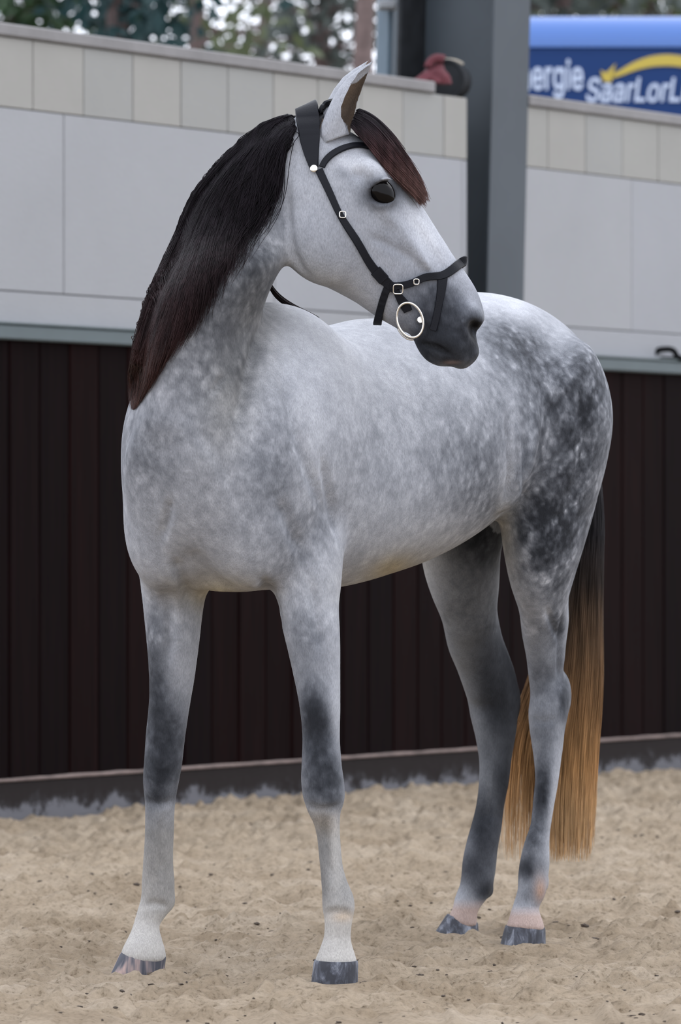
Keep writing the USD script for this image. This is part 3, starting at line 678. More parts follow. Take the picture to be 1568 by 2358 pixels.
# ears: hollow cups joined to the head
def ear_mesh(sgn, shift):
    st = [(772, 322, 36, .028), (772, 300, 40, .033), (779, 274, 42, .037), (788, 248, 41, .037), (798, 222, 39, .034), (810, 195, 35, .028), (824, 171, 28, .020), (838, 156, 17, .012), (850, 147, 7, .006), (857, 142, 1.5, .002)]
    def rings(grow, sh, taper):
        out = []; ax = np.array([.42, -.907])
        for u, v, hw_, dep in st:
            c = px(u + shift[0], v + shift[1], YC + sgn * .052); sx = np.array([.935, 0, .36])
            hw2, d2 = max(hw_ / F * YC - grow, .0006), max(dep - grow, .0006)
            c = c + sh * sx + np.array([0, sgn * sh * .62, 0])
            t = np.linspace(0, 2 * np.pi, 36, endpoint=False)
            out.append(c + np.cos(t)[:, None] * sx * hw2 + np.sin(t)[:, None] * np.array([0, 1.0, 0]) * d2)
        return np.array(out)
    def cavity(rg):
        f_ = np.interp(np.arange(len(rg)), [0, 1, 2, 3], [.05, .45, .85, 1])[:, None, None]; return ((rg - rg.mean(1, keepdims=True)) * f_ + rg.mean(1, keepdims=True) + np.array([.010, 0, 0]) * (1 - f_))
    o, i_ = loft(rings(0, 0, 0)), loft(cavity(rings(.0045, .021, 0)))
    mo = lambda m: manifold3d.Manifold(manifold3d.Mesh(m.vertices.astype(np.float32), m.faces.astype(np.uint32)))
    return (mo(o).refine_to_length(.006) - mo(i_).refine_to_length(.006))


try:
    MB = manifold3d.Manifold(manifold3d.Mesh(body.vertices.astype(np.float32), body.faces.astype(np.uint32)))
    ok = str(MB.status())
    ears = ear_mesh(-1, (0, 0)) + ear_mesh(1, (-9, -2))
    if MB.num_tri() > 0:
        mm = (MB + ears).to_mesh(); body = trimesh.Trimesh(np.array(mm.vert_properties[:, :3], float), np.array(mm.tri_verts), process=False)
    else:
        print('body not manifold', ok); em = ears.to_mesh(); body = trimesh.util.concatenate([body, trimesh.Trimesh(em.vert_properties[:, :3], em.tri_verts, process=False)])
except Exception as ex:
    print('ear union failed', ex)
print('body', len(body.vertices), len(body.faces))
BV = np.array(body.vertices); BN = np.array(body.vertex_normals); BP = proj(BV)


# ---- looking up the horse's surface from the camera's side
front_ = (BN * (BV - np.array([0, 0, CAMH]))).sum(1) < 0
fv = np.where(front_)[0]
grid = {}
cellsz = 8
key = (BP[fv] // cellsz).astype(int)
zb = np.full((260, 330), 99.0); kk = np.clip(key, 0, [259, 329]); np.minimum.at(zb, (kk[:, 0], kk[:, 1]), BV[fv, 1])
ok_ = BV[fv, 1] < zb[kk[:, 0], kk[:, 1]] + .035
fv = fv[ok_]; ptree = cKDTree(BP[fv])


def surf(u, v):
    """Distance and normal of the horse's near surface at pixels (u, v), and how far (px) that is from it."""
    q = np.stack([np.atleast_1d(u), np.atleast_1d(v)], -1).astype(float)
    dd, ii = ptree.query(q, k=5); w = 1 / (dd + 1.0); w /= w.sum(1, keepdims=True)
    dep = (BV[fv[ii], 1] * w).sum(1); nn = (BN[fv[ii]] * w[..., None]).sum(1); nn /= np.linalg.norm(nn, axis=1, keepdims=True)
    return dep, nn, dd[:, 0]


# ---- creases and ridges between the muscles, tendons and bones: points on the skin, width and depth in metres
GR = [([(612, 745), (590, 800), (572, 860), (556, 930), (545, 985)], .016, .011), ([(488, 908), (502, 884), (516, 862)], .006, .004), ([(394, 1150), (384, 1195), (372, 1245)], .010, .006), ([(640, 1150), (668, 1210), (692, 1275)], .018, .007),
      ([(640, 830), (668, 930), (695, 1030), (722, 1110), (745, 1180)], .018, .008), ([(742, 1050), (758, 1130), (768, 1190), (777, 1240)], .014, .008), ([(398, 1285), (424, 1340), (440, 1400)], .015, .009), ([(600, 1330), (625, 1375), (650, 1430)], .015, .009),
      ([(715, 1330), (728, 1420), (736, 1500)], .012, .005), ([(385, 1340), (392, 1440), (388, 1530)], .012, .005), ([(705, 1852), (745, 1864), (785, 1852)], .010, .004), ([(335, 1846), (370, 1851), (402, 1843)], .010, .004),
      ([(752, 1890), (756, 1960), (764, 2030)], .006, .006), ([(374, 1880), (371, 1950), (373, 2020)], .006, .005), ([(748, 2106), (780, 2099), (810, 2108)], .008, .005), ([(335, 2086), (365, 2081), (385, 2090)], .008, .005),
      ([(1166, 960), (1173, 1040), (1171, 1120), (1161, 1168)], .010, .009), ([(1189, 980), (1193, 1060), (1187, 1140)], .010, -.006), ([(1208, 1000), (1209, 1080), (1203, 1150)], .010, .006), ([(1330, 900), (1346, 990), (1336, 1090), (1306, 1180)], .022, .007),
      ([(1258, 1400), (1273, 1440), (1289, 1475)], .008, .005), ([(1293, 1420), (1289, 1500), (1286, 1570)], .010, .007), ([(1225, 1652), (1250, 1662), (1280, 1652)], .010, .003), ([(1255, 1760), (1252, 1830), (1245, 1900)], .006, .005), ([(1138, 1760), (1135, 1830), (1121, 1900)], .006, .005),
      ([(850, 545), (900, 568), (950, 602)], .010, .004), ([(661, 420), (663, 520), (678, 590), (712, 638)], .012, .008), ([(808, 398), (838, 408)], .012, .006), ([(958, 792), (1000, 798), (1036, 818)], .005, .007), ([(950, 505), (1000, 585), (1040, 645)], .012, .003)]
for gi, (pl, w_, dp) in enumerate(GR):
    dp = dp * (1.7 if gi < 10 else 1.3)
    q = densify(np.array(pl, float), 40); dep, _, _ = surf(q[:, 0], q[:, 1])
    P = np.stack([(q[:, 0] - CX) / F * dep, dep, CAMH + (HY - q[:, 1]) / F * dep], 1)
    dist, ix = cKDTree(P).query(BV, distance_upper_bound=3 * w_); m = np.isfinite(dist); ends = np.clip(np.minimum(ix[m], 39 - ix[m]) / 8.0, 0, 1) * .8 + .2
    BV[m] -= BN[m] * (dp * np.exp(-(dist[m] / w_) ** 2) * ends)[:, None]
body = trimesh.Trimesh(BV, body.faces, process=False); BN = np.array(body.vertex_normals); BP = proj(BV)


# ---- coat colour
def gaus(u, v, ru, rv, rot=0.0):
    dx, dy = BP[:, 0] - u, BP[:, 1] - v; c_, s_ = math.cos(math.radians(rot)), math.sin(math.radians(rot))
    return np.exp(-((dx * c_ + dy * s_) / ru) ** 2 - ((-dx * s_ + dy * c_) / rv) ** 2)


Hs = -(BV[:, :2] - O) @ FW; Hl = (BV[:, :2] - O) @ LF_; Hz = BV[:, 2]
Dk = np.full(len(BV), .16)


def shade(w, val):
    global Dk
    Dk = Dk + (val - Dk) * np.clip(w, 0, 1)


isHead = (headS.d(BV) < .03) & (BP[:, 0] > 655) | ((BP[:, 1] < 330) & (BP[:, 0] > 730))
isRH, isLH = (Hl < 0.02) & (Hs > .85) & (BP[:, 1] > 1180), (Hl >= 0.02) & (Hs > .8)
trunk = ~isHead
BLOBS = [  # u, v, ru, rv, rot, weight, darkness
    (1280, 960, 130, 230, 15, .9, .50), (1190, 790, 75, 60, 35, .8, .62), (1280, 850, 60, 110, -20, .5, .60), (1345, 930, 50, 150, 10, .8, .66), (1262, 1220, 75, 85, 20, .95, .90), (1275, 1330, 60, 50, 0, .6, .62), (1330, 1110, 45, 120, 15, .6, .62),
    (1060, 1040, 110, 130, 0, .65, .36), (1110, 1110, 55, 80, 20, .5, .46), (850, 1060, 80, 120, 0, .5, .30), (880, 900, 220, 110, 0, .4, .16), (760, 800, 160, 70, 20, .7, .09), (1180, 700, 110, 45, 30, .95, .09), (1290, 775, 40, 60, -35, .7, .11), (1130, 680, 60, 30, 0, .9, .10), (1172, 1080, 22, 140, 6, .75, .10), (1175, 1270, 18, 90, -6, .8, .20), (1230, 1010, 40, 110, 10, .5, .34), (1370, 1100, 14, 200, 14, .5, .40),
    (640, 1070, 85, 110, 0, .55, .44), (705, 1110, 22, 110, -22, .5, .46), (590, 1180, 80, 60, 0, .3, .34), (330, 1040, 70, 130, 0, .6, .42), (480, 1000, 120, 130, 0, .4, .34), (430, 1200, 130, 80, 0, .4, .22), (710, 1000, 50, 200, 0, .6, .08), (730, 1180, 40, 90, 0, .5, .16), (690, 1250, 45, 90, 30, .6, .42),
    (500, 720, 90, 140, 20, .85, .62), (590, 640, 45, 100, 10, .8, .58), (470, 850, 90, 80, 0, .5, .42), (560, 830, 40, 80, 5, .6, .46), (630, 490, 30, 100, 0, .6, .34)]
for u, v, ru, rv, rot, w, val in BLOBS:
    shade(gaus(u, v, ru, rv, rot) * w * trunk, val)
LEG = [  # forelegs: knees dark, cannons pale; paler right edges are painted side light
    (350, 1500, 26, 90, 5, .7, .55), (375, 1470, 60, 60, 0, .3, .3), (372, 1700, 52, 85, 0, .97, .91), (355, 1590, 26, 80, 0, .9, .82), (370, 1790, 40, 50, 0, 1.0, .90), (372, 1835, 34, 16, 0, .7, .95), (348, 1900, 20, 90, 0, .6, .42), (390, 1930, 16, 120, 0, .8, .06),
    (700, 1480, 50, 80, 0, .5, .46), (735, 1560, 40, 60, 0, .4, .34), (722, 1650, 28, 70, -8, .95, .88), (733, 1720, 36, 75, 0, .97, .93), (740, 1800, 40, 50, 0, .95, .78), (770, 1810, 18, 60, 0, .6, .86), (776, 1640, 16, 90, 0, .8, .15)]
for u, v, ru, rv, rot, w, val in LEG:
    shade(gaus(u, v, ru, rv, rot) * w * (Hs < .6), val)
front = Hs < .6
shade(np.clip((BP[:, 1] - 1845) / 45, 0, 1) * front * .9 * np.clip((BP[:, 0] - 340) / 40, 0, 1), .22); shade(np.clip((BP[:, 1] - 2060) / 60, 0, 1) * front, .10); shade(gaus(745, 1960, 14, 90) * front * .7, .36); shade(gaus(772, 1960, 14, 110) * front * .6, .08)  # left cannon: shaded left side darkened, lit right side paled, painted into the coat
shade(gaus(372, 1900, 60, 60) * front * .35, .28)
HIND = [(1060, 1400, 60, 160, 10, .9, .42), (1130, 1540, 48, 110, 0, .85, .84), (1160, 1630, 48, 90, 0, 1.0, 1.0), (1180, 1560, 24, 110, -8, .9, .97), (1090, 1640, 22, 110, -8, .7, .38), (1130, 1740, 40, 60, 0, .6, .55), (1162, 1800, 22, 110, 6, .95, 1.0), (1110, 1900, 40, 90, -10, .95, .90), (1090, 2000, 45, 40, 0, .8, .80), (1120, 2050, 25, 25, 0, .9, .9), (1110, 1230, 80, 70, 0, .9, .9)]
for u, v, ru, rv, rot, w, val in HIND: shade(gaus(u, v, ru, rv, rot) * w * isRH, val)
HINDL = [(1240, 1470, 40, 80, 0, .8, .30), (1285, 1440, 18, 60, 0, .7, .62), (1255, 1570, 45, 80, 0, .8, .50), (1300, 1600, 16, 60, 0, .9, .86), (1250, 1690, 40, 50, 0, .7, .44), (1245, 1830, 22, 90, 5, .95, .84), (1275, 1850, 12, 90, 5, .8, .12), (1225, 1940, 20, 50, 0, .8, .70), (1210, 2000, 24, 26, 0, .95, .86), (1245, 1990, 18, 40, 0, .7, .3), (1215, 2060, 30, 30, 0, .7, .36)]
for u, v, ru, rv, rot, w, val in HINDL: shade(gaus(u, v, ru, rv, rot) * w * isLH, val)
hindlow = (Hs > .8) & (Hz < .35)
pink = np.clip((BP[:, 1] - np.where(isRH, 2070, 2085)) / 25, 0, 1) * hindlow
shade(pink, .10)
HEAD = [(760, 560, 80, 80, 0, .6, .24), (1000, 690, 60, 40, 20, .95, .74), (950, 660, 40, 20, 0, .3, .4), (1050, 745, 70, 60, 0, .9, .70), (1030, 800, 70, 34, 0, 1.0, .93), (1060, 790, 50, 50, 0, .8, .86), (1100, 775, 25, 50, 0, .8, .88), (1085, 690, 18, 50, -30, .8, .16), (992, 765, 40, 45, 0, .95, .95), (1000, 815, 40, 20, 0, .9, .9), (930, 745, 30, 30, 0, .6, .34), (880, 450, 44, 34, 0, .9, .62), (850, 425, 60, 14, -10, .3, .3), (900, 560, 60, 50, 40, .4, .30), (820, 380, 50, 24, 0, .7, .05), (980, 540, 26, 80, -33, .8, .04), (790, 400, 24, 14, 30, .5, .36)]
for u, v, ru, rv, rot, w, val in HEAD: shade(gaus(u, v, ru, rv, rot) * w * isHead, val)
isEar = (BP[:, 1] < 330) & (BP[:, 0] > 730) & isHead
# dapples: a net of darker hair round pale spots
def cells(scale, stretch, seed, jitter=1.0):
    r_ = np.random.default_rng(seed); q = BV * np.array([1, 1, 1 / stretch]); b0, b1 = q.min(0), q.max(0)
    n_ = int(np.prod(b1 - b0) / scale ** 3); pts = b0 + r_.random((min(n_, 400000), 3)) * (b1 - b0)
    dd = cKDTree(pts).query(q, k=2)[0]; return dd[:, 0], dd[:, 1]
d1, d2 = cells(.026, 1.5, 1); net = 1 - np.clip((d2 - d1) / .011, 0, 1); spot = np.exp(-(d1 / .008) ** 2)
e1, e2 = cells(.012, 1.6, 2); net2 = 1 - np.clip((e2 - e1) / .006, 0, 1)
fb = meshkit.fbm(BV * np.array([26, 26, 17]), 4, 4); fb2 = meshkit.fbm(BV * np.array([90, 90, 60]), 3, 9)
amp = np.clip(Dk * 1.3 + .05, .12, .85) * np.where(Hz > .75, 1.0, .35) * np.where(isHead, .35, 1.0) * np.where(isRH & (BP[:, 1] > 1190), .35, 1.0) * (1 - .55 * np.clip(gaus(540, 740, 130, 160), 0, 1))
mul = 1 + amp * ((net - .35) * .40 + (net2 - .35) * .45 + (fb - .5) * 2.4 + (fb2 - .5) * 1.9 - .30 * spot)
D = np.clip(Dk * np.clip(mul, .15, 2.2) + .03 * (fb2 - .5), 0, 1)
LIGHT, DARK = np.array([.64, .645, .665]), np.array([.014, .0155, .019])
t = (D ** .8)[:, None]
col = np.exp(np.log(LIGHT) * (1 - t) + np.log(DARK) * t)
def tint(w, c_):
    global col
    w = np.clip(w, 0, 1)[:, None]; col = col * (1 - w) + col * np.asarray(c_) * w
def paint(w, c_):
    global col
    w = np.clip(w, 0, 1)[:, None]; col = col * (1 - w) + np.asarray(c_) * w
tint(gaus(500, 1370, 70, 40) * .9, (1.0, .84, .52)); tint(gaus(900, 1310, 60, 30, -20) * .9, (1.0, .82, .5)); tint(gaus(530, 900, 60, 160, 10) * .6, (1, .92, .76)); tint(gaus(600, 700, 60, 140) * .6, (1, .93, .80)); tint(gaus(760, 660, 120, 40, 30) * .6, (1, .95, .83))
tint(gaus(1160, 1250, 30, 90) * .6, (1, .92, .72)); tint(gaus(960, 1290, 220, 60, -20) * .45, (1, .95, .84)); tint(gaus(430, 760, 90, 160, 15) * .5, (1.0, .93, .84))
tint(np.clip((BP[:, 1] - 1840) / 80, 0, 1) * front * .85, (1, .93, .80)); tint(gaus(740, 1890, 40, 30) * front * .7, (1, .86, .68)); tint(gaus(790, 2110, 30, 14) * .6 * front, (1, .75, .5))
paint(pink * .75, (.30, .20, .155)); paint(gaus(1245, 2050, 14, 30) * isLH * .7, (.30, .17, .10)); tint((isRH & (Hz > .3)) * .5, (1, .97, .9)); tint(gaus(1000, 700, 200, 200) * isHead * .25, (.93, .96, 1.06))
# inside of the ears, nostrils and mouth line
for sgn in (-1, 1):
    pass
head_mid = np.abs(BV[:, 1] - YC)
earIn = isEar & (((BN @ np.array([.9, 0, .1])) > .25) | (BN[:, 1] * np.sign(BV[:, 1] - YC) > .5)) 
def in_ear_cavity():
    w = np.zeros(len(BV)); ax0, ax1 = np.array([772, 322.]), np.array([857, 143.])
    L = ax1 - ax0; tt = ((BP - ax0) @ L) / (L @ L); perp = (BP - ax0) @ np.array([-L[1], L[0]]) / np.linalg.norm(L)
    half = np.interp(tt, [0, .1, .25, .4, .55, .7, .85, 1], [30, 38, 41, 40, 36, 28, 16, 2])
    side = np.where(BV[:, 1] < YC, 1, 1)
    return tt, perp, half
tt, perp, half = in_ear_cavity()
rim = np.abs(perp) > half * .80
cav = isEar & (tt > .06) & (np.abs(perp) < half * .9) & ((BN[:, 0] * .8 + BN[:, 2] * .3) < -.0) & (perp > -half * .3) & False
EARCOL = None
paint(np.clip(2.0 * gaus(1096, 764, 12, 25, 8), 0, 1) * isHead * (head_mid > .012), (.006, .006, .007)); paint(gaus(1002, 799, 36, 3.5, 22) * isHead * .8, (.01, .01, .01))
paint(gaus(1020, 812, 62, 22, 10) * isHead * .75, (.012, .0125, .014)); paint(gaus(1040, 835, 18, 4) * isHead * .35, (.30, .20, .17))
paint(np.clip(1.6 * gaus(EYE[0], EYE[1], 34, 25, -8), 0, 1) * isHead * (head_mid > .05) * .92, (.012, .011, .012))

horse_o = np.r_[O - FW * .56, 0.0]
horse = thing('horse', 'dapple-grey horse with dark mane standing on sand, head turned back in profile', 'horse', horse_o)
COLS = np.clip(col, .004, .9)
# the ear's hollow side, found on the ear itself: a vertex whose way out along its normal meets the ear again
near_ear = np.where(isEar)[0]
if len(near_ear):
    for sgn in (-1, 1):
        sel = near_ear[(BV[near_ear, 1] - YC) * sgn > 0]
        st = np.array([(772, 322), (779, 274), (798, 222), (828, 170), (857, 143)], float)
        c = np.stack([np.interp(BP[sel, 1], st[::-1, 1], st[::-1, 0]), BP[sel, 1]], 1)
        q = BV[sel] - np.array([px(u, v, YC + sgn * .052) for u, v in c])
        inward = (BN[sel] * q).sum(1) < -.002 * 0 - .004
        depth_ = np.clip(1 - np.abs(perp[sel]) / (half[sel] + 1), 0, 1)
        k_ = sel[inward]; COLS[k_] = np.array([.085, .062, .045]) * (.55 + .9 * (1 - depth_[inward]))[:, None]
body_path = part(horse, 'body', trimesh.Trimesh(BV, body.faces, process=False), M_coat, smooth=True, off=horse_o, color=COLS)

# eyes
for sgn in (-1, 1):
    e = trimesh.creation.icosphere(3, 1.0); e.vertices = e.vertices * np.array([.036, .027, .027]); e.vertices = e.vertices @ HR
    e.apply_translation(px(EYE[0], EYE[1], YC + sgn * .0825)); part(horse, 'eye', e, M_eye, smooth=True, off=horse_o)

# hooves: (top left, top right), (bottom left, bottom right), distances, ratio
HV = [((276, 2196), (384, 2204), (256, 2240), (377, 2252), 10.775, 1.15, 1), ((722, 2215), (826, 2217), (716, 2268), (825, 2266), 10.53, 1.15, 0), ((1162, 2134), (1257, 2140), (1152, 2172), (1258, 2184), 11.47, 1.15, 0), ((1026, 2108), (1102, 2128), (1000, 2148), (1104, 2158), 11.77, 1.2, 0)]
for tl, tr, bl, br_, d, ro, pale in HV:
    rings_ = []
    for f_ in np.linspace(-.10, 1.10, 9):
        l, r_ = np.array(tl) * (1 - f_) + np.array(bl) * f_, np.array(tr) * (1 - f_) + np.array(br_) * f_
        c = px(*((l + r_) / 2), d); ax = (r_[0] - l[0]) / 2 / F * d; dz = (l[1] - r_[1]) / F * d
        if f_ < 0: ax *= .97
        t_ = np.linspace(0, 2 * np.pi, 40, endpoint=False)
        q = ax / math.hypot(ro * FW[0], LF_[0]); e_ = q * ro
        fx = np.cos(t_); lx = np.sin(t_)
        back = np.where(fx < -.3, 1 + .28 * (fx + .3), 1.0)
        ring_ = c + FW3 * (fx * back * e_)[:, None] + LF3 * (lx * q)[:, None]
        ring_[:, 2] += (ring_[:, 0] - c[0]) / (2 * ax) * dz
        rings_.append(ring_)
    m = loft(np.array(rings_)); part(horse, 'hoof', m, M_hoof_pale if pale else M_hoof, label='hoof with pale pinkish and dark stripes' if pale else None, smooth=40, off=horse_o)
    c = px(*((np.array(bl) + np.array(br_)) / 2), d); HOOF_XY.append((c[0], c[1], c[2]))

# ---- mane
OUT = np.array([(676, 264), (640, 270), (600, 288), (562, 320), (525, 352), (475, 407), (440, 457), (410, 528), (376, 602), (346, 667), (322, 742), (308, 800), (300, 860), (300, 900), (306, 945)], float)
INN = np.array([(678, 292), (664, 340), (658, 400), (650, 470), (625, 520), (595, 560), (560, 610), (528, 650), (495, 700), (462, 750), (425, 790), (390, 830), (360, 870), (335, 905), (312, 940)], float)
tO = densify(OUT, 200); tI = densify(INN, 200)
strands = []
hr = np.random.default_rng(21)
NM = 9000
for k in range(NM):
    t0 = hr.beta(1.0, 1.25) * .80; t1 = min(1.0, t0 + hr.uniform(.28, .5) + .12 * (hr.random() < .3)); 
    a0, a1 = hr.uniform(-.01, .10) if t0 > .06 else hr.uniform(0, 1), hr.random() * hr.uniform(.84, 1.10)
    t1 = min(t1 + (1 - min(a1, 1)) * .15, 1.0)
    t1 = min(t1, hr.uniform(.90, 1.0))
    tt_ = np.linspace(t0, t1, 14); s_ = np.linspace(0, 1, 14)
    aa = a0 + (a1 - a0) * (s_ ** .8)
    wob = hr.normal(0, 3) * np.sin(s_ * hr.uniform(2, 5) + hr.uniform(0, 6))
    pu = np.stack([np.interp(tt_ * 199, np.arange(200), tO[:, 0]) * (1 - aa) + np.interp(tt_ * 199, np.arange(200), tI[:, 0]) * aa + wob, np.interp(tt_ * 199, np.arange(200), tO[:, 1]) * (1 - aa) + np.interp(tt_ * 199, np.arange(200), tI[:, 1]) * aa], 1)
    lay = hr.uniform(.003, .020) * np.minimum(1, .3 + 1.2 * s_) * np.interp(s_, [0, .8, 1], [1, 1, .6])
    strands.append((pu, lay))
ph = np.linspace(0, 2 * np.pi, 121)
secs = neckS.C[:, None] - neckS.B[:, None] * (neckS.b2[:, None] * np.cos(ph))[..., None] + neckS.A[:, None] * (neckS.a[:, None] * np.sin(ph))[..., None]      # ring 0 is the crest
sil = secs[..., 0].argmin(1); silz = secs[np.arange(len(secs)), sil, 2]
allp = np.concatenate([x[0] for x in strands]); dep, _, miss = surf(allp[:, 0], allp[:, 1])
lay = np.concatenate([x[1] for x in strands]); dep = dep - lay - .002 + np.clip(miss - 5, 0, 40) / F * 10.6 * .35
pts = np.stack([(allp[:, 0] - CX) / F * dep, dep, CAMH + (HY - allp[:, 1]) / F * dep], 1).reshape(NM, 14, 3)
pts[:, 1:-1, 1] = (pts[:, :-2, 1] + 2 * pts[:, 1:-1, 1] + pts[:, 2:, 1]) / 4
full = []
for k in range(NM):
    w_ = int(np.argmin(np.abs(silz - (pts[k, 0, 2] + .01)))); q_ = sil[w_]; q_ = q_ - 120 if q_ > 60 else q_
    idx = np.round(np.linspace(hr.uniform(-.04, .10), .86, 6) * q_).astype(int) % 120
    up = np.clip(w_ + np.round(np.linspace(4, 0, 6)).astype(int), 0, len(secs) - 1)
    ring_ = secs[up, idx]; out_ = ring_ - neckS.C[up]; out_ /= np.linalg.norm(out_, axis=1, keepdims=True)
    full.append(np.vstack([ring_ + out_ * np.linspace(.004, strands[k][1][3] + .006, 6)[:, None], pts[k]]) if np.linalg.norm(ring_[-1] - pts[k, 0]) < .22 else pts[k])
hair(horse, 'mane', full, .0016, M_mane, off=horse_o)
# the end of the mane at the withers, seen below the throat
st2 = []
for k in range(500):
    s_ = np.linspace(0, 1, 10); o = hr.normal(0, 1)
    base = np.array([(622, 660), (640, 684), (690, 715), (750, 745)], float); p2 = densify(base, 10)
    wdt = np.interp(s_, [0, .4, 1], [7, 5, 2]) * o * .5; p2[:, 1] += wdt - hr.uniform(0, 3)
    e_ = hr.uniform(.55, 1.0); p2 = p2[:max(3, int(10 * e_))]
    d_ = np.interp(p2[:, 0], [625, 750], [10.80, 10.90]) + hr.normal(0, .006)
    st2.append(np.stack([(p2[:, 0] - CX) / F * d_, d_, CAMH + (HY - p2[:, 1]) / F * d_], 1))
hair(horse, 'mane_end', st2, .0014, M_mane, off=horse_o)

# ---- forelock: from between the ears down over the forehead
fo = []
up_, lo_ = densify(np.array([(822, 250), (862, 268), (900, 305), (935, 358), (962, 405), (980, 462)], float), 60), densify(np.array([(806, 290), (842, 330), (882, 378), (915, 412), (945, 440), (972, 470)], float), 60)
for k in range(2200):
    a = hr.uniform(0, 1); t0, t1 = hr.uniform(0, .12), hr.uniform(.50, 1.04); q = np.linspace(t0, t1, 12) * 59
    pu = np.stack([np.interp(q, np.arange(60), up_[:, i]) * (1 - a) + np.interp(q, np.arange(60), lo_[:, i]) * a for i in (0, 1)], 1) + hr.normal(0, 1.0, (1, 2)) + np.linspace(0, 1, 12)[:, None] ** 2 * hr.normal(0, 5, (1, 2))
    edge = np.clip((a - .12) / .88, 0, 1)
    dep = YC - .012 - .055 * np.sqrt(edge) * np.linspace(1, .85, 12) - hr.uniform(0, .012)
    if k % 3 == 0: dep = YC + hr.uniform(-.012, .05) * np.ones(12)
    fo.append((pu, dep))
allp = np.concatenate([x[0] for x in fo]); dep = np.concatenate([x[1] for x in fo]); sd, _, miss = surf(allp[:, 0], allp[:, 1]); dep = np.where((miss < 7), np.minimum(dep, sd - .004), dep)
pts = np.stack([(allp[:, 0] - CX) / F * dep, dep, CAMH + (HY - allp[:, 1]) / F * dep], 1).reshape(-1, 12, 3)
hair(horse, 'forelock', list(pts), .0015, M_lock, off=horse_o)

# ---- tail
ta = []
TC = np.array([(1229, 884, 11.788), (1316, 885, 11.90), (1345, 960, 11.94), (1356, 1080, 11.945), (1360, 1200, 11.945), (1352, 1300, 11.94), (1345, 1420, 11.935), (1338, 1560, 11.93), (1322, 1700, 11.92), (1312, 1830, 11.91), (1308, 1985, 11.90)], float)
for k in range(9000):
    grp = hr.random()
    ang, rad = hr.uniform(0, 2 * np.pi), math.sqrt(hr.random())
    end = hr.uniform(.55, 1.0) ** .55; m_ = 16; s_ = np.linspace(0, end, m_)
    c = np.stack([np.interp(s_ * 10, np.arange(11), TC[:, i]) for i in range(3)], 1)
    wu = np.interp(s_, [0, .2, .4, .6, .76, .92, 1], [9, 17, 30, 42, 56, 61, 56]); wy = np.interp(s_, [0, .2, .4, .7, 1], [.010, .022, .04, .06, .05])
    c[:, 0] += math.cos(ang) * rad * wu + 2.5 * np.sin(s_ * 9 + hr.uniform(0, 6)); c[:, 2] += math.sin(ang) * rad * wy
    if grp < .22:       # the part that shows between the hind legs
        c[:, 0] += np.interp(s_, [0, .4, .66, .8, 1], [0, 0, -60, -98, -100]); c[:, 2] += np.interp(s_, [0, .4, 1], [0, .04, .10])
    ta.append(np.stack([(c[:, 0] - CX) / F * c[:, 2], c[:, 2], CAMH + (HY - c[:, 1]) / F * c[:, 2]], 1))
hair(horse, 'tail', ta, .0017, M_tail, off=horse_o)

# ------------------------------------------------------------------ THE BRIDLE
bridle_o = px(890, 520, YC)
skin = cKDTree(BV)


def bpart(parent, name, m, mat_, **kw):
    """A part of the bridle, lifted clear of the horse's skin."""
    m = m.copy(); v = np.array(m.vertices)
    for it in range(4):
        dd, ii = skin.query(v, k=6); sd = ((v[:, None] - BV[ii]) * BN[ii]).sum(2); w = 1 / (dd + .002); w /= w.sum(1, keepdims=True)
        n_ = (BN[ii] * w[..., None]).sum(1); n_ /= np.linalg.norm(n_, axis=1, keepdims=True)
        low = np.where(dd.min(1) < .03, sd.min(1), 1.0); v = v + n_ * np.clip(.0022 - low, 0, .02)[:, None]
    m.vertices = v
    part(parent, name, m, mat_, **kw)


bri = thing('bridle', 'black leather anatomical bridle with silver bit rings on the grey horse head', 'bridle', bridle_o)


def strap_pts(pix, lift=.002, n=60):
    q = densify(np.array(pix, float), n); dep, nn, miss = surf(q[:, 0], q[:, 1])
    dep = np.where(miss > 8, np.minimum(dep, YC), dep)
    from scipy.ndimage import gaussian_filter1d
    dep = gaussian_filter1d(dep, 2.0, mode='nearest'); nn = gaussian_filter1d(nn, 2.0, axis=0, mode='nearest'); nn /= np.linalg.norm(nn, axis=1, keepdims=True)
    P = np.stack([(q[:, 0] - CX) / F * dep, dep, CAMH + (HY - q[:, 1]) / F * dep], 1) + nn * lift
    return P, nn


def ribbon(P, nn, w, th):
    T = np.gradient(P, axis=0); T /= np.linalg.norm(T, axis=1, keepdims=True); S = np.cross(T, nn); S /= np.linalg.norm(S, axis=1, keepdims=True)
    w = np.broadcast_to(w, (len(P),))[:, None]; b = .0012
    prof = [(-.5, 0, b), (-.5, 1, -b), (-.5 , 1, 0), (.5, 1, 0), (.5, 1, -b), (.5, 0, b)]
    rg = [P - S * w / 2 - nn * th * .3, P - S * w / 2 + nn * (th * .6), P - S * (w / 2 - b) + nn * th, P + S * (w / 2 - b) + nn * th, P + S * w / 2 + nn * (th * .6), P + S * w / 2 - nn * th * .3]
    return loft(np.stack(rg, 1))


def mirror(m):
    v = m.vertices.copy(); v[:, 1] = 2 * YC - v[:, 1]
    return trimesh.Trimesh(v, m.faces[:, ::-1], process=False)


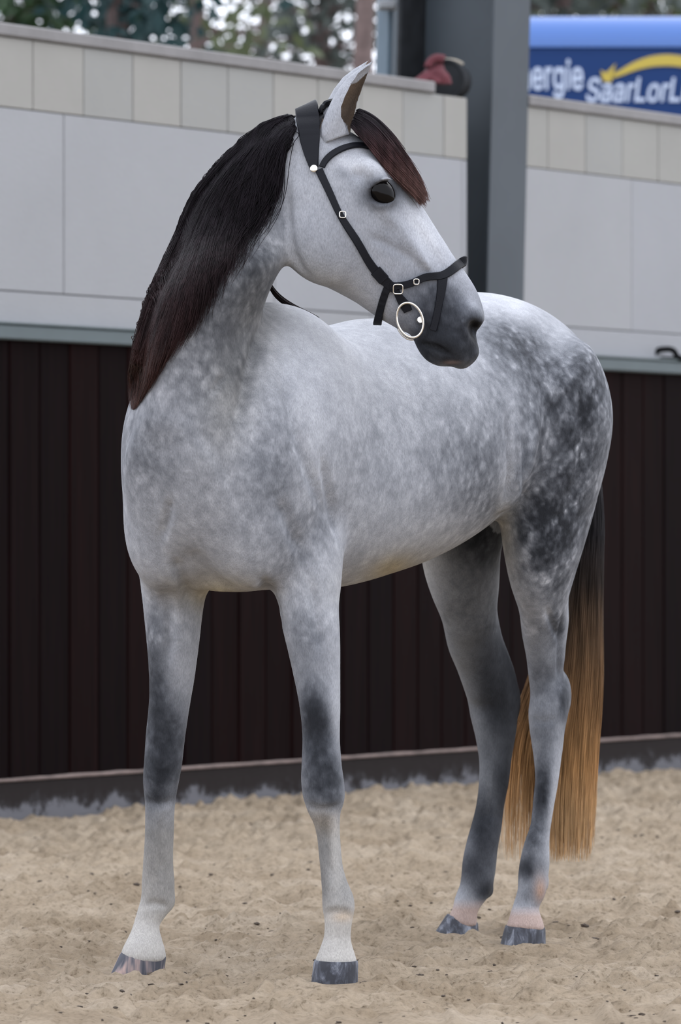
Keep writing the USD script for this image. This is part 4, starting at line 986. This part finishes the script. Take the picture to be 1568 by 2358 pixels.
def strap(name, pix, w_px, th=.004, n=60, both=True, join=False, lift=.002, label=None, over=None):
    P, nn = strap_pts(pix, lift, n)
    if over is not None:         # carry the strap over the edge of the head to its middle plane
        e = px(*over, YC); k = 10; s_ = np.linspace(0, 1, k + 1)[1:, None]; a0 = P[-1]; cv = a0 * (1 - s_) + e * s_
        bul = np.sin(np.pi * s_ * .5); cv[:, 1] = a0[1] + (YC - a0[1]) * s_[:, 0] ** 1.4; cv[:, [0, 2]] = a0[[0, 2]] + (e[[0, 2]] - a0[[0, 2]]) * np.sin(s_ * np.pi / 2)
        nd = e - px(870, 560, YC); nd /= np.linalg.norm(nd); n2 = nn[-1] * (1 - s_) + nd * s_; n2 /= np.linalg.norm(n2, axis=1, keepdims=True)
        P, nn = np.vstack([P, cv]), np.vstack([nn, n2])
        if join:
            Pm, nm = P[::-1].copy(), nn[::-1].copy(); Pm[:, 1] = 2 * YC - Pm[:, 1]; nm[:, 1] *= -1; P, nn = np.vstack([P, Pm[1:]]), np.vstack([nn, nm[1:]])
    w = np.interp(np.linspace(0, 1, len(P)), np.linspace(0, 1, len(np.atleast_1d(w_px))), np.atleast_1d(w_px)) * YC / F
    m = ribbon(P, nn, w, th); bpart(bri, name, m, M_leather, label=label, smooth=40, off=bridle_o)
    if both and not join: bpart(bri, name, mirror(m), M_leather, smooth=40, off=bridle_o)
    return P


strap('crownpiece', [(724, 388), (717, 350), (712, 310), (708, 275)], [20, 34, 46, 52, 54, 52, 46, 34, 20], .007, both=False, join=True, over=(706, 247), lift=.003, label='wide padded crownpiece behind the ears')
strap('headstall_strap', [(730, 300), (738, 268), (752, 246)], [10, 12, 12], .005, both=False, join=True, over=(768, 234))
strap('browband', [(742, 386), (754, 366), (770, 353), (793, 342), (818, 337), (842, 340)], [14, 15, 14, 14, 14, 14, 15, 14], .005, both=False, join=True, over=(872, 338), lift=.003)
strap('cheekpiece', [(735, 392), (746, 416), (762, 450), (779, 488), (799, 522), (825, 562), (850, 604), (872, 632), (896, 655), (912, 668)], [18, 17, 16, 15, 17, 18, 18, 20, 24, 18], .005)
strap('keeper', [(864, 622), (884, 644)], 27, .007, n=12)
strap('noseband', [(897, 657), (925, 657), (956, 648), (985, 637), (1016, 635), (1040, 622), (1058, 608)], [17, 16, 18, 22, 22, 24, 28, 30], .005, both=False, join=True, over=(1070, 600), lift=.003)
strap('flash_strap', [(1018, 640), (1015, 672), (1010, 703), (1004, 735), (998, 760)], [24, 20, 17, 17, 17], .004)
P_ch = strap('chin_strap', [(893, 660), (884, 684), (878, 706), (874, 724)], [17, 17, 17, 17, 18, 20, 18, 17, 17, 17, 17], .005, both=False, join=True, over=(869, 744))
strap('bit_hanger', [(912, 668), (920, 684), (932, 702), (940, 716)], [14, 18, 24, 20], .004)


def ringed(center, rx, rz, rot, r, near):
    t_ = np.linspace(0, 2 * np.pi, 48, endpoint=False); c_, s_ = math.cos(rot), math.sin(rot)
    x, z = rx * np.cos(t_), rz * np.sin(t_); P = np.stack([x * c_ - z * s_, near * np.cos(t_) , x * s_ + z * c_], 1) + center
    return tube(P, r, 10, closed=True)


bd = surf(943, 738)[0][0]
t_ = np.linspace(0, 2 * np.pi, 48, endpoint=False); ru, rv = 944 + 30 * np.cos(t_) - 6 * np.sin(t_), 737 - 40 * np.sin(t_)
rd, _, _ = surf(ru, rv); rd = gaussian_filter1d(np.minimum(rd, YC - .045), 4, mode='wrap') - .011
ringm = tube(np.stack([(ru - CX) / F * rd, rd, CAMH + (HY - rv) / F * rd], 1), .0030, 10, closed=True)
bpart(bri, 'bit_ring', ringm, M_silver, label='silver loose ring of the bit', smooth=True, off=bridle_o); bpart(bri, 'bit_ring', mirror(ringm), M_silver, smooth=True, off=bridle_o)
P = np.array([px(968, 736, bd - .016), px(966, 738, bd - .003), px(966, 740, YC), ]); P = P[:2]
bpart(bri, 'bit_mouthpiece', tube(densify(P, 30), .007, 10), M_silver, label='silver bit end at the corner of the mouth', smooth=True, off=bridle_o); bpart(bri, 'bit_mouthpiece', mirror(tube(densify(P, 30), .007, 10)), M_silver, label='silver bit end at the corner of the mouth', smooth=True, off=bridle_o)
for (u, v, r_, nm) in ((724, 391, 9, 'rosette'), (788, 495, 7, 'buckle'), (957, 648, 6, 'buckle'), (916, 664, 11, 'buckle')):
    dep, nn, _ = surf(u, v); c = px(u, v, dep[0]) + nn[0] * .010; rad = r_ / F * YC
    if nm == 'rosette':
        m = trimesh.creation.icosphere(3, 1.0); m.vertices = m.vertices * np.array([rad, rad, .0035]); m.apply_transform(trimesh.geometry.align_vectors([0, 0, 1], nn[0])); m.apply_translation(c)
    else:
        t_ = np.linspace(0, 2 * np.pi, 24, endpoint=False); e1_ = np.cross(nn[0], [0, 0, 1]); e1_ /= np.linalg.norm(e1_); e2_ = np.cross(nn[0], e1_)
        sq = lambda x: np.sign(x) * np.abs(x) ** .5
        m = tube(c + rad * sq(np.cos(t_))[:, None] * e1_ + rad * sq(np.sin(t_))[:, None] * e2_, .0016, 6, closed=True)
    bpart(bri, nm, m, M_silver, label='silver ' + nm, smooth=True, off=bridle_o); bpart(bri, nm, mirror(m), M_silver, smooth=True, off=bridle_o)

# ------------------------------------------------------------------ finish the sand: settle it under the hooves
for (x, y, z) in HOOF_XY:
    rr = np.hypot(GX - x, GY - y); w = np.exp(-(rr / .13) ** 4); HZ += w * (z + .006 - HZ)
    HZ += .008 * np.exp(-((rr - .13) / .035) ** 2)
v = np.stack([GX, GY, HZ], -1).reshape(-1, 3); nx, ny = GX.shape; i = np.arange(nx * ny).reshape(nx, ny)
q = np.stack([i[:-1, :-1], i[1:, :-1], i[1:, 1:], i[:-1, 1:]], -1).reshape(-1, 4)
flo = thing('floor', 'raked beige riding-arena sand with clumps and old hoof prints', 'floor', kind='structure'); usdkit.mesh(stage, flo + '/sand', (v, q), M_sand, smooth=True)
cr = np.random.default_rng(5); cm = []
base = trimesh.creation.icosphere(1, 1.0)
from scipy.interpolate import RegularGridInterpolator
hz = RegularGridInterpolator((gx, gy), HZ, bounds_error=False, fill_value=0)
for k in range(1500):
    if False: break
    y = cr.uniform(9.5, 18.5); x = cr.uniform(-1.2, 1.6) ; s_ = abs(cr.normal(0, .0020)) + .0016
    if (np.array([x, y, 0]) - P0) @ N_IN < .2: continue
    vv = base.vertices * s_ * cr.uniform(.5, 1.5, 3) * (1 + .3 * cr.normal(0, 1, (len(base.vertices), 1)).clip(-1, 1)); vv[:, 2] *= .55; vv[:, 0] *= 1.3
    cm.append(trimesh.Trimesh(vv + [x, y, float(hz((x, y))) + s_ * .3], base.faces, process=False))
part(flo, 'crumbs', trimesh.util.concatenate(cm), M_crumb, label='small dark crumbs scattered on the sand', kind='stuff')
